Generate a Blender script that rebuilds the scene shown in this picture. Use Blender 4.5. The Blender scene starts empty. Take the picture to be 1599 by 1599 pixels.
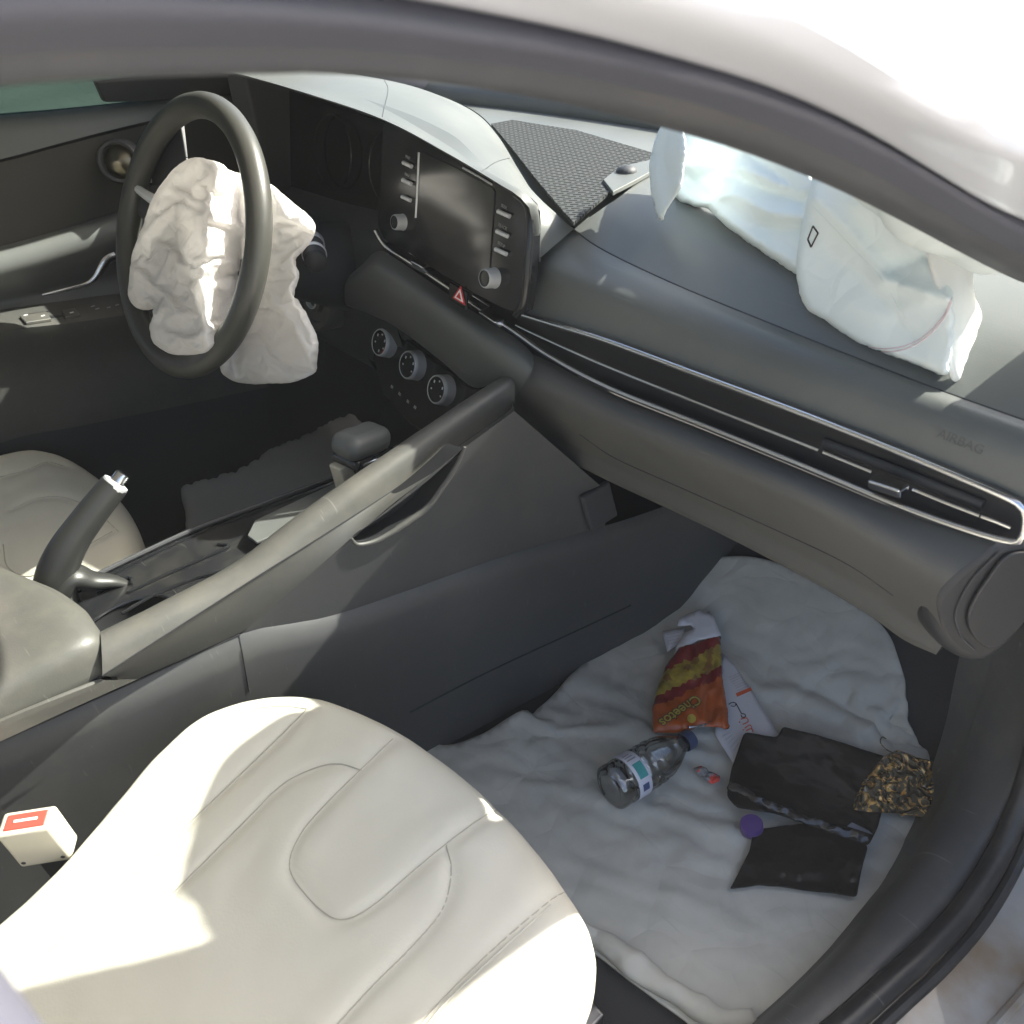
import bpy, bmesh, math, random
from mathutils import Vector, Matrix, noise, geometry
from mathutils.bvhtree import BVHTree
from math import radians, sin, cos, pi

# ------------------------------------------------------------------ camera
scene = bpy.context.scene
CAM = Vector((.865, -.3155, 1.0557))
YAW, PITCH, ROLL, FPX = radians(50), radians(-36), radians(-3.2), 1341.0
_f = Vector((-sin(YAW)*cos(PITCH), cos(YAW)*cos(PITCH), sin(PITCH)))
_r = _f.cross(Vector((0, 0, 1))).normalized(); _u = _r.cross(_f)
_r, _u = cos(ROLL)*_r + sin(ROLL)*_u, -sin(ROLL)*_r + cos(ROLL)*_u
cam_data = bpy.data.cameras.new('camera'); cam = bpy.data.objects.new('camera', cam_data)
scene.collection.objects.link(cam); scene.camera = cam
m = Matrix((( _r.x, _u.x, -_f.x, CAM.x), (_r.y, _u.y, -_f.y, CAM.y), (_r.z, _u.z, -_f.z, CAM.z), (0, 0, 0, 1)))
cam.matrix_world = m
cam_data.sensor_width = 36; cam_data.lens = 36*FPX/1599
cam_data.clip_start = .02; cam_data.clip_end = 500
cam_data.dof.use_dof = True; cam_data.dof.focus_distance = 1.15; cam_data.dof.aperture_fstop = 11

# ------------------------------------------------------------------ light
SUN_EL, SUN_AZ = radians(40), radians(21.5)          # azimuth: from +Y (car's nose) towards +X (passenger side)
world = bpy.data.worlds.new('World'); scene.world = world; world.use_nodes = True
nt = world.node_tree; nt.nodes.clear()
sky = nt.nodes.new('ShaderNodeTexSky'); sky.sky_type = 'NISHITA'; sky.sun_disc = False
sky.sun_elevation = SUN_EL; sky.sun_rotation = SUN_AZ; sky.dust_density = 4.0; sky.air_density = .95; sky.ozone_density = .85
bg = nt.nodes.new('ShaderNodeBackground'); bg.inputs['Strength'].default_value = .13
wo = nt.nodes.new('ShaderNodeOutputWorld')
nt.links.new(sky.outputs[0], bg.inputs[0]); nt.links.new(bg.outputs[0], wo.inputs[0])
sun_d = bpy.data.lights.new('sun', 'SUN'); sun_d.energy = 4.5; sun_d.angle = radians(.5); sun_d.color = (1, .95, .86)
sun = bpy.data.objects.new('sun', sun_d); scene.collection.objects.link(sun)
SUN_DIR = Vector((sin(SUN_AZ)*cos(SUN_EL), cos(SUN_AZ)*cos(SUN_EL), sin(SUN_EL)))
sun.rotation_euler = SUN_DIR.to_track_quat('Z', 'Y').to_euler()
vs = scene.view_settings
vs.view_transform = 'Standard'; vs.look = 'None'; vs.gamma = 1; vs.use_curve_mapping = False
vs.exposure = 1.88
scene.cycles.use_denoising = True
scene.cycles.max_bounces = 10; scene.cycles.diffuse_bounces = 6; scene.cycles.transparent_max_bounces = 16
scene.cycles.caustics_reflective = False; scene.cycles.caustics_refractive = False
scene.cycles.sample_clamp_indirect = 6

# ------------------------------------------------------------------ helpers
GZ = -.27                                         # the ground below the cabin floor (z = 0)
def ray(u, v): return _f + _r*((u-799.5)/FPX) - _u*((v-799.5)/FPX)
def on(u, v, ax, val):
    d = ray(u, v); i = 'xyz'.index(ax)
    return CAM + d*((val-CAM[i])/d[i])
def onp(u, v, p, n):
    d = ray(u, v); p = Vector(p); n = Vector(n)
    return CAM + d*((p-CAM).dot(n)/d.dot(n))
def row(pix, ax, vals):
    if not isinstance(vals, (list, tuple)): vals = [vals]*len(pix)
    if len(vals) == 2 and len(pix) > 2:
        a, b = vals; vals = [a+(b-a)*i/(len(pix)-1) for i in range(len(pix))]
    return [on(p[0], p[1], ax, w) for p, w in zip(pix, vals)]
def on_bvh(u, v, bvh, lift=0.0):
    d = ray(u, v).normalized(); h = bvh.ray_cast(CAM, d)
    if h[0] is None: return None
    n = h[1] if h[1].dot(d) < 0 else -h[1]
    return h[0] + n*lift
def catmull(p, n, closed=False):
    """n points evenly spaced along a Catmull-Rom curve through p"""
    p = [Vector(q) for q in p]; k = len(p)
    if k == 2 and not closed: return [p[0].lerp(p[1], i/(n-1)) for i in range(n)]
    out = []; seg = k if closed else k-1; sub = 14
    for i in range(seg):
        if closed: a, b, c, d = p[(i-1) % k], p[i], p[(i+1) % k], p[(i+2) % k]
        else:
            b, c = p[i], p[i+1]
            a = p[i-1] if i else b*2-c
            d = p[i+2] if i+2 < k else c*2-b
        for j in range(sub):
            t = j/sub
            out.append(.5*((2*b)+(c-a)*t+(2*a-5*b+4*c-d)*t*t+(3*b-a-3*c+d)*t**3))
    out.append(p[0].copy() if closed else p[-1].copy())
    L = [0]
    for i in range(1, len(out)): L.append(L[-1]+(out[i]-out[i-1]).length)
    res = []; j = 0; m_ = n if closed else n-1
    for i in range(n):
        t = L[-1]*i/m_
        while j < len(L)-2 and L[j+1] < t: j += 1
        s = (t-L[j])/max(L[j+1]-L[j], 1e-9)
        res.append(out[j].lerp(out[j+1], min(1, s)))
    return res
def link(o, parent=None):
    scene.collection.objects.link(o)
    if parent is not None:
        o.parent = parent
        if parent.type == 'EMPTY': o.matrix_parent_inverse = parent_inv[parent.name]
    return o
parent_inv = {}
def tag(o, label=None, cat=None, group=None, kind=None):
    if label: o['label'] = label
    if cat: o['category'] = cat
    if group: o['group'] = group
    if kind: o['kind'] = kind
    return o
def empty(name, loc, label, cat, group=None):
    o = bpy.data.objects.new(name, None); scene.collection.objects.link(o); o.location = loc
    o.empty_display_size = .05; parent_inv[o.name] = Matrix.Translation(-Vector(loc))
    return tag(o, label, cat, group)
def mesh(name, verts, faces, mats, parent=None, smooth=True, angle=40, midx=None, bevel=0, solid=0, sub=0, off=-1, up=False):
    me = bpy.data.meshes.new(name); me.from_pydata([tuple(v) for v in verts], [], faces)
    if not isinstance(mats, (list, tuple)): mats = [mats]
    for q in mats: me.materials.append(q)
    bm = bmesh.new(); bm.from_mesh(me); bmesh.ops.remove_doubles(bm, verts=bm.verts, dist=1e-6)
    bmesh.ops.recalc_face_normals(bm, faces=bm.faces)
    if up and sum(q.normal.z for q in bm.faces) < 0: bmesh.ops.reverse_faces(bm, faces=bm.faces)
    bm.to_mesh(me); bm.free()
    if midx and len(midx) == len(me.polygons):
        for f, i in zip(me.polygons, midx): f.material_index = i
    for f in me.polygons: f.use_smooth = smooth
    if smooth and angle < 180: me.set_sharp_from_angle(angle=radians(angle))
    o = bpy.data.objects.new(name, me); link(o, parent)
    if solid:
        q = o.modifiers.new('thick', 'SOLIDIFY'); q.thickness = solid; q.offset = off
    if bevel:
        q = o.modifiers.new('round', 'BEVEL'); q.width = bevel; q.segments = 3; q.limit_method = 'ANGLE'; q.angle_limit = radians(35)
        q = o.modifiers.new('normals', 'WEIGHTED_NORMAL'); q.keep_sharp = True
    if sub:
        q = o.modifiers.new('fine', 'SUBSURF'); q.levels = sub; q.render_levels = sub
    return o
class MB:                                          # collects shapes that become one mesh
    def __init__(s): s.v = []; s.f = []; s.m = []
    def add(s, v, f, mi=0):
        k = len(s.v); s.v += [Vector(q) for q in v]; s.f += [[i+k for i in q] for q in f]; s.m += [mi]*len(f); return s
    def loft(s, rows, nu=40, nv=6, mi=0, closed=False):
        rows = [catmull(r, nu, closed) for r in rows]
        cols = []
        for i in range(nu):
            c = [r[i] for r in rows]
            cols.append(catmull(c, (len(rows)-1)*nv+1))
        n = len(cols[0]); v = [p for c in cols for p in c]; f = []
        for i in range(nu if closed else nu-1):
            for j in range(n-1):
                a = i*n+j; b = ((i+1) % nu)*n+j
                f.append((a, b, b+1, a+1))
        return s.add(v, f, mi)
    def tube(s, path, rad, n=60, seg=12, mi=0, closed=False, flat=1.0, up=None, cap=True, raw=False):
        p = path if raw else catmull(path, n, closed); n = len(p)
        if not isinstance(rad, (list, tuple)): rad = [rad, rad]
        def R(i):
            t = i/(n-1)*(len(rad)-1); k = min(int(t), len(rad)-2); return rad[k]+(rad[k+1]-rad[k])*(t-k)
        v = []; f = []; prev = Vector(up) if up else None
        for i in range(n):
            a = p[(i-1) % n] if closed or i else p[0]; b = p[(i+1) % n] if closed or i < n-1 else p[-1]
            t = (b-a).normalized()
            if prev is None: prev = t.orthogonal()
            w = (Vector(up) if up else prev); w = (w-t*w.dot(t)).normalized(); prev = w; x = t.cross(w)
            for k in range(seg):
                q = 2*pi*k/seg; v.append(p[i]+(w*cos(q)*flat+x*sin(q))*R(i))
        for i in range(n if closed else n-1):
            for k in range(seg):
                a = i*seg+k; b = i*seg+(k+1) % seg; c = ((i+1) % n)*seg
                f.append((a, b, c+(k+1) % seg, c+k))
        if cap and not closed:
            f.append(list(range(seg))[::-1]); f.append([(n-1)*seg+k for k in range(seg)])
        return s.add(v, f, mi)
    def prism(s, poly, vec, mi=0):
        vec = Vector(vec); n = len(poly); v = [Vector(q) for q in poly]+[Vector(q)+vec for q in poly]
        f = [list(range(n))[::-1], [n+i for i in range(n)]]+[(i, (i+1) % n, n+(i+1) % n, n+i) for i in range(n)]
        return s.add(v, f, mi)
    def box(s, c, ax, ay, az, mi=0):
        c, ax, ay, az = Vector(c), Vector(ax), Vector(ay), Vector(az)
        v = [c+ax*i+ay*j+az*k for k in (-1, 1) for j in (-1, 1) for i in (-1, 1)]
        return s.add(v, [(0, 2, 3, 1), (4, 5, 7, 6), (0, 1, 5, 4), (2, 6, 7, 3), (0, 4, 6, 2), (1, 3, 7, 5)], mi)
    def lathe(s, o, axis, prof, seg=32, mi=0, ref=None):
        """prof: (radius, height) or (radius, height, material)"""
        o = Vector(o); a = Vector(axis).normalized(); x = Vector(ref) if ref else a.orthogonal()
        x = (x-a*x.dot(a)).normalized(); y = a.cross(x); v = []; f = []; ms = []
        for q in prof:
            for k in range(seg):
                t = 2*pi*k/seg; v.append(o+a*q[1]+(x*cos(t)+y*sin(t))*max(q[0], 1e-5))
        for i in range(len(prof)-1):
            for k in range(seg):
                f.append((i*seg+k, i*seg+(k+1) % seg, (i+1)*seg+(k+1) % seg, (i+1)*seg+k))
                ms.append(prof[i+1][2] if len(prof[i+1]) > 2 else mi)
        k = len(s.v); s.v += v; s.f += [[i+k for i in q] for q in f]; s.m += ms
        return s
    def build(s, name, mats, parent=None, **kw):
        return mesh(name, s.v, s.f, mats, parent, midx=s.m, **kw)
def bvh_of(*objs):
    v = []; f = []
    dg = bpy.context.evaluated_depsgraph_get(); dg.update()
    for o in objs:
        e = o.evaluated_get(dg); me = e.to_mesh(); k = len(v)
        v += [o.matrix_world @ q.co for q in me.vertices]; f += [[i+k for i in p.vertices] for p in me.polygons]; e.to_mesh_clear()
    return BVHTree.FromPolygons(v, f)
def drape(pix, bvh, n, lift=.0005, closed=False):
    """a line of points lying on a surface"""
    pp = catmull([Vector((a, b, 0)) for a, b in pix], n, closed); out = []
    for q in pp:
        h = on_bvh(q.x, q.y, bvh, lift)
        if h is not None: out.append(h)
    return out
def letters(txt, size, origin, xd, yd, mat, name, parent, lift=.0006, bold=0.0, extrude=.0002, shear=0.0):
    c = bpy.data.curves.new(name, 'FONT'); c.body = txt; c.size = size; c.extrude = extrude; c.offset = bold; c.shear = shear
    c.align_x = 'CENTER'; c.align_y = 'CENTER'
    t = bpy.data.objects.new('t', c); scene.collection.objects.link(t)
    me = bpy.data.meshes.new_from_object(t.evaluated_get(bpy.context.evaluated_depsgraph_get()))
    bpy.data.objects.remove(t)
    xd = Vector(xd).normalized(); yd = Vector(yd); yd = (yd-xd*xd.dot(yd)).normalized(); zd = xd.cross(yd)
    M = Matrix.Translation(Vector(origin)+zd*lift) @ Matrix((xd, yd, zd)).transposed().to_4x4()
    me.transform(M); me.name = name; me.materials.clear(); me.materials.append(mat)
    o = bpy.data.objects.new(name, me); return link(o, parent)

# ------------------------------------------------------------------ materials
def mat(name, col, rough=.5, metal=0.0, bump=0.0, bscale=600, var=0.0, vscale=6, spec=.5, trans=0.0, coat=0.0, translucent=0.0, dust=0.0, sheen=0.0, ior=1.45, bdist=.0006):
    q = bpy.data.materials.new(name); q.use_nodes = True; n = q.node_tree.nodes; L = q.node_tree.links
    b = n['Principled BSDF']; b.inputs['Base Color'].default_value = (*col, 1); b.inputs['Roughness'].default_value = rough
    b.inputs['Metallic'].default_value = metal; b.inputs['Specular IOR Level'].default_value = spec
    b.inputs['Transmission Weight'].default_value = trans; b.inputs['Coat Weight'].default_value = coat; b.inputs['IOR'].default_value = ior
    b.inputs['Sheen Weight'].default_value = sheen
    tc = n.new('ShaderNodeTexCoord')
    src = None
    if var or dust:
        nz = n.new('ShaderNodeTexNoise'); nz.inputs['Scale'].default_value = vscale; nz.inputs['Detail'].default_value = 6
        L.new(tc.outputs['Object'], nz.inputs['Vector'])
        mr = n.new('ShaderNodeMapRange'); mr.inputs['From Min'].default_value = .3; mr.inputs['From Max'].default_value = .7
        mr.inputs['To Min'].default_value = 1-var; mr.inputs['To Max'].default_value = 1+var
        L.new(nz.outputs['Fac'], mr.inputs['Value'])
        mx = n.new('ShaderNodeMix'); mx.data_type = 'RGBA'; mx.blend_type = 'MULTIPLY'; mx.inputs[0].default_value = 1
        mx.inputs[6].default_value = (*col, 1); L.new(mr.outputs[0], mx.inputs[7]); src = mx.outputs[2]
        if dust:
            d = n.new('ShaderNodeTexNoise'); d.inputs['Scale'].default_value = 14; d.inputs['Detail'].default_value = 9; d.inputs['Roughness'].default_value = .7
            L.new(tc.outputs['Object'], d.inputs['Vector'])
            r = n.new('ShaderNodeMapRange'); r.inputs['From Min'].default_value = .48; r.inputs['From Max'].default_value = .75
            r.inputs['To Max'].default_value = dust; L.new(d.outputs['Fac'], r.inputs['Value'])
            m2 = n.new('ShaderNodeMix'); m2.data_type = 'RGBA'; L.new(r.outputs[0], m2.inputs[0]); L.new(src, m2.inputs[6])
            m2.inputs[7].default_value = (.3, .27, .21, 1); src = m2.outputs[2]
            mp = n.new('ShaderNodeMapping'); mp.inputs['Scale'].default_value = (3, 70, 12); mp.inputs['Rotation'].default_value = (.3, .2, .9); L.new(tc.outputs['Object'], mp.inputs['Vector'])
            sc_ = n.new('ShaderNodeTexNoise'); sc_.inputs['Scale'].default_value = 3; sc_.inputs['Detail'].default_value = 2; L.new(mp.outputs[0], sc_.inputs['Vector'])
            r2 = n.new('ShaderNodeMapRange'); r2.inputs['From Min'].default_value = .70; r2.inputs['From Max'].default_value = .76; r2.inputs['To Max'].default_value = min(.35, dust*1.6); L.new(sc_.outputs['Fac'], r2.inputs['Value'])
            m3 = n.new('ShaderNodeMix'); m3.data_type = 'RGBA'; L.new(r2.outputs[0], m3.inputs[0]); L.new(src, m3.inputs[6]); m3.inputs[7].default_value = (.32, .31, .28, 1); src = m3.outputs[2]
        L.new(src, b.inputs['Base Color'])
        rr = n.new('ShaderNodeMapRange'); rr.inputs['From Min'].default_value = .3; rr.inputs['From Max'].default_value = .7
        rr.inputs['To Min'].default_value = max(.02, rough*.85); rr.inputs['To Max'].default_value = min(1, rough*1.15)
        L.new(nz.outputs['Fac'], rr.inputs['Value']); L.new(rr.outputs[0], b.inputs['Roughness'])
    if bump:
        bz = n.new('ShaderNodeTexNoise'); bz.inputs['Scale'].default_value = bscale; bz.inputs['Detail'].default_value = 3
        L.new(tc.outputs['Object'], bz.inputs['Vector'])
        bp = n.new('ShaderNodeBump'); bp.inputs['Strength'].default_value = bump; bp.inputs['Distance'].default_value = bdist
        L.new(bz.outputs['Fac'], bp.inputs['Height']); L.new(bp.outputs[0], b.inputs['Normal'])
    if translucent:
        t = n.new('ShaderNodeBsdfTranslucent'); mx = n.new('ShaderNodeMixShader'); mx.inputs[0].default_value = translucent
        if src: L.new(src, t.inputs['Color'])
        else: t.inputs['Color'].default_value = (*col, 1)
        L.new(b.outputs[0], mx.inputs[1]); L.new(t.outputs[0], mx.inputs[2]); L.new(mx.outputs[0], n['Material Output'].inputs[0])
    return q
def crease(q, scale, dist, strength=.8):
    n = q.node_tree.nodes; L = q.node_tree.links; b = n['Principled BSDF']
    tc = n.new('ShaderNodeTexCoord'); ns = n.new('ShaderNodeTexNoise'); ns.inputs['Scale'].default_value = scale*.5; L.new(tc.outputs['Object'], ns.inputs['Vector'])
    mx = n.new('ShaderNodeMix'); mx.data_type = 'VECTOR'; mx.inputs[0].default_value = .12; L.new(tc.outputs['Object'], mx.inputs[4]); L.new(ns.outputs['Color'], mx.inputs[5])
    v = n.new('ShaderNodeTexVoronoi'); v.feature = 'DISTANCE_TO_EDGE'; v.inputs['Scale'].default_value = scale; L.new(mx.outputs[1], v.inputs['Vector'])
    r = n.new('ShaderNodeMapRange'); r.inputs['From Max'].default_value = .22; L.new(v.outputs['Distance'], r.inputs['Value'])
    bp = n.new('ShaderNodeBump'); bp.inputs['Strength'].default_value = strength; bp.inputs['Distance'].default_value = dist; L.new(r.outputs[0], bp.inputs['Height'])
    L.new(bp.outputs[0], b.inputs['Normal'])
    for t in n:
        if t.type == 'BSDF_TRANSLUCENT': L.new(bp.outputs[0], t.inputs['Normal'])
def glass(name, tint, gloss=.08, rough=.02):
    q = bpy.data.materials.new(name); q.use_nodes = True; n = q.node_tree.nodes; L = q.node_tree.links; n.remove(n['Principled BSDF'])
    t = n.new('ShaderNodeBsdfTransparent'); t.inputs[0].default_value = (*tint, 1)
    g = n.new('ShaderNodeBsdfGlossy'); g.inputs['Roughness'].default_value = rough
    lw0 = n.new('ShaderNodeLayerWeight'); lw0.inputs['Blend'].default_value = .2
    lw = n.new('ShaderNodeMath'); lw.operation = 'MULTIPLY'; lw.inputs[1].default_value = .35; L.new(lw0.outputs['Fresnel'], lw.inputs[0])
    mx = n.new('ShaderNodeMixShader'); L.new(lw.outputs[0], mx.inputs[0]); L.new(t.outputs[0], mx.inputs[1]); L.new(g.outputs[0], mx.inputs[2])
    L.new(mx.outputs[0], n['Material Output'].inputs[0]); return q
M = {}
M['dash'] = mat('soft grey dash plastic', (.108, .115, .111), .42, bump=.3, bscale=900, var=.10, dust=.06)
M['dash_low'] = mat('lower dash plastic', (.088, .088, .084), .5, bump=.25, bscale=900, var=.08, dust=.05)
M['console'] = mat('console plastic', (.062, .063, .064), .5, bump=.2, bscale=900, var=.1, dust=.06)
M['rail'] = mat('console rail plastic', (.082, .081, .074), .42, bump=.2, bscale=700, var=.12, dust=.14)
M['dark'] = mat('dark plastic', (.044, .046, .050), .55, bump=.2, var=.1)
M['cap_dark'] = mat('end cap plastic', (.022, .023, .025), .5, bump=.2, var=.1)
M['black'] = mat('black void plastic', (.016, .017, .019), .6)
M['gloss'] = mat('gloss black panel', (.012, .013, .015), .16, var=.1, dust=.02)
M['gloss_dirty'] = mat('dusty gloss black tray', (.015, .016, .018), .2, var=.2, dust=.12)
M['screen'] = mat('display glass', (.018, .02, .022), .14, spec=.6)
M['chrome'] = mat('satin chrome', (.62, .63, .65), .22, metal=1)
M['satin'] = mat('satin silver', (.72, .73, .74), .38, metal=.3)
M['knurl'] = mat('knurled silver', (.50, .51, .52), .38, metal=.3, bump=.8, bscale=900, bdist=.002)
M['wheel'] = mat('steering leather', (.062, .062, .056), .36, bump=.25, bscale=500, var=.1)
M['cream'] = mat('cream leather', (.60, .585, .505), .5, bump=.35, bscale=420, var=.03, vscale=5)
M['seam'] = mat('seam thread', (.37, .355, .30), .8)  # a tone darker than the cream leather
M['stitch'] = mat('stitch thread', (.5, .49, .43), .7)
M['carpet'] = mat('black carpet', (.032, .033, .036), .95, bump=.8, bscale=350, var=.2, spec=.1)
M['lever'] = mat('handbrake leather', (.026, .027, .026), .4, bump=.2, var=.1, dust=.04)
M['bag'] = mat('white airbag nylon', (.86, .86, .85), .75, bump=.3, bscale=60, translucent=.42, var=.03, spec=.2)  # whiter, more translucent than bag_blue, so the corner flap looks sunlit
M['bag_blue'] = mat('pale airbag nylon', (.80, .87, .88), .88, bump=.25, bscale=90, translucent=.05, var=.03, spec=.06)
M['bag_pink'] = mat('warm airbag nylon', (.90, .88, .86), .85, bump=.3, bscale=60, translucent=.42, var=.03, spec=.08)
crease(M['bag_pink'], 30, .003, .32); crease(M['bag_blue'], 17, .003, .32)
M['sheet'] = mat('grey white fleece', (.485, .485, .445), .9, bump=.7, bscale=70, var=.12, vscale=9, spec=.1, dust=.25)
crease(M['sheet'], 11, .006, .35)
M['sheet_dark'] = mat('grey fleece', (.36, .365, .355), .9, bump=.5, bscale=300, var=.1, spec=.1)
M['rubber'] = mat('rubber seal', (.066, .069, .078), .55, var=.12, dust=.08)
M['seal_black'] = mat('black sill seal', (.018, .018, .02), .45, var=.15, dust=.1)
M['trim'] = mat('pillar trim', (.085, .088, .112), .5, bump=.15, var=.06)
M['sill'] = mat('sill trim', (.058, .058, .058), .55, bump=.2, var=.12, dust=.12)
M['paint'] = mat('silver body paint', (.74, .77, .86), .3, metal=.1, coat=.5)
M['headliner'] = mat('headliner', (.5, .49, .46), .95, bump=.4)
M['red'] = mat('red plastic', (.5, .02, .03), .4)
M['white'] = mat('white print', (.75, .75, .75), .5)
M['greyprint'] = mat('grey print', (.3, .3, .31), .5)
M['redprint'] = mat('red print', (.25, .02, .02), .5)
M['belt_cream'] = mat('cream hard plastic', (.62, .58, .47), .4, var=.03)
M['window'] = glass('tinted door glass', (.035, .06, .056))
M['windscreen'] = glass('windscreen glass', (.86, .9, .88))

# ------------------------------------------------------------------ ground
def ground():
    mb = MB(); n = 40
    xs = [-40+80*i/n for i in range(n+1)]
    v = [(x, y, GZ) for x in xs for y in xs]
    f = [(i*(n+1)+j, (i+1)*(n+1)+j, (i+1)*(n+1)+j+1, i*(n+1)+j+1) for i in range(n) for j in range(n)]
    o = mb.add(v, f).build('ground', mat('pale sandy ground', (.50, .46, .39), .95, bump=.6, bscale=12, var=.15, vscale=.8, bdist=.02), smooth=False, up=True)
    tag(o, 'pale sandy ground around the car', 'ground', kind='structure')
ground()

car = empty('car', (0, 0, GZ), 'silver car with cream seats and both front airbags deployed, passenger side open', 'car')

# ------------------------------------------------------------------ door opening: roof rail and front pillar, sill, roof, windscreen
def roof_rail():
    X = [.60, .60, .60, .60, .61, .635, .66, .715, .76]
    tail = {0: ((.725, .55, .752), (.745, .77, .695)), .022: ((.742, .51, .772), (.765, .79, .702)), .020: ((.741, .50, .776), (.764, .79, .704)), .03: ((.752, .49, .808), (.782, .81, .722)), .045: ((.764, .46, .824), (.795, .81, .732)), .075: ((.793, .40, .872), (.825, .82, .755)), .06: ((.776, .42, .878), (.807, .84, .765))}
    def rw(px, dx): return [on(p[0], p[1], 'x', x+dx) for p, x in zip(px[:7], X)]+[Vector(q) for q in tail[dx]]
    def even(r): return r[:7]+[r[6].lerp(r[7], .38), r[6].lerp(r[7], .70), r[7], r[7].lerp(r[8], .5), r[8]]
    rw0 = rw
    def rw(px, dx): return even(rw0(px, dx))
    a = rw([(-260, 160), (0, 125), (300, 112), (600, 118), (1000, 190), (1300, 292), (1599, 442), (1800, 560), (2050, 720)], 0)
    b = rw([(-260, 120), (0, 84), (300, 74), (600, 82), (1000, 140), (1300, 240), (1599, 398), (1800, 520), (2050, 690)], .022)
    b2 = rw([(-260, 112), (0, 74), (300, 64), (600, 70), (1000, 124), (1300, 224), (1599, 384), (1800, 508), (2050, 682)], .020)
    c = rw([(-300, -60), (0, -70), (300, -50), (640, -2), (1000, 76), (1300, 178), (1599, 345), (1800, 474), (2050, 655)], .03)
    c2 = rw([(-300, -80), (0, -90), (300, -66), (640, -18), (1000, 62), (1300, 164), (1599, 332), (1800, 462), (2050, 645)], .045)
    d = rw([(-300, -260), (0, -250), (300, -220), (640, -180), (1000, -60), (1300, 52), (1599, 226), (1800, 372), (2050, 575)], .075)
    e = [p+Vector((-.02, .0, .022)) for p in rw([(-300, -340), (0, -330), (300, -300), (640, -250), (1000, -120), (1300, 5), (1599, 186), (1800, 340), (2050, 550)], .06)]
    g = [p+Vector((-w, .012, -.004)) for p, w in zip(e, (.10, .10, .10, .10, .10, .12, .07, .06, .05, .04, .04, .04))]
    seal = MB().loft([a, [ (p+q)/2+Vector((.006, 0, -.003)) for p, q in zip(a, b)], b], 60, 8).build('weather_seal', M['rubber'], None)
    mb = MB()
    mb.loft([b, [(p+q)/2+Vector((.012, 0, 0)) for p, q in zip(b, c)], c], 60, 6, 1)
    mb.loft([c, c2, d, e, g], 60, 8, 0)
    mb.loft([g, [p.lerp(q, .5)+Vector((-.02, 0, -.004)) for p, q in zip(g, a)], a], 60, 4, 1)
    pil = mb.build('roof_rail', [M['paint'], M['trim']], car, angle=60)
    tag(pil, 'silver roof rail and sloping front pillar across the top of the opening')
    seal.parent = pil
    return a, g
rail_a, rail_g = roof_rail()
def roof():
    mb = MB(); xs = [.56, .4, .2, 0, -.2, -.4, -.58]
    rows = []
    for y, z in ((.24, 1.045), (.05, 1.075), (-.2, 1.095), (-.6, 1.09), (-1.0, 1.06), (-1.4, .98)):
        rows.append([Vector((x, y+(.09*(1-(x/.58)**2) if y > .2 else 0), z+.03*(1-(x/.58)**2))) for x in xs])
    mb.loft(rows, 20, 4)
    o = mb.build('roof_panel', [M['paint']], car, solid=.004, off=0)
    rows = [[p+Vector((0, 0, -.035)) for p in r] for r in rows]
    MB().loft(rows, 20, 4).build('headliner', M['headliner'], o, solid=.004, off=0)
    # left roof rail and left pillars
    mb = MB()
    mb.tube([(-.56, -1.4, .95), (-.57, -.6, 1.05), (-.57, 0, 1.04), (-.59, .3, .96), (-.65, .6, .83), (-.71, .9, .72)], .045, n=40, seg=10)
    mb.build('roof_rail', M['trim'], car)
    # rear quarter
    MB().prism([(.60, -1.2, .7), (.57, -1.5, .98), (.5, -1.9, .75), (.6, -1.9, .65)], (.03, 0, 0)).build('rear_pillar', M['paint'], car)
    MB().prism([(-.62, -1.2, .7), (-.59, -1.5, .98), (-.52, -1.9, .75), (-.62, -1.9, .65)], (.03, 0, 0)).build('rear_pillar', M['paint'], car)
    # rear bulkhead and seat back keep the cabin closed behind
    MB().box((0, -1.45, .35), (.62, 0, 0), (0, .08, -.02), (0, .1, .42)).build('rear_bench', M['cream'], car, bevel=.04)
    MB().box((0, -1.2, .15), (.62, 0, 0), (0, .22, 0), (0, 0, .12)).build('rear_cushion', M['cream'], car, bevel=.04)
roof()
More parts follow.
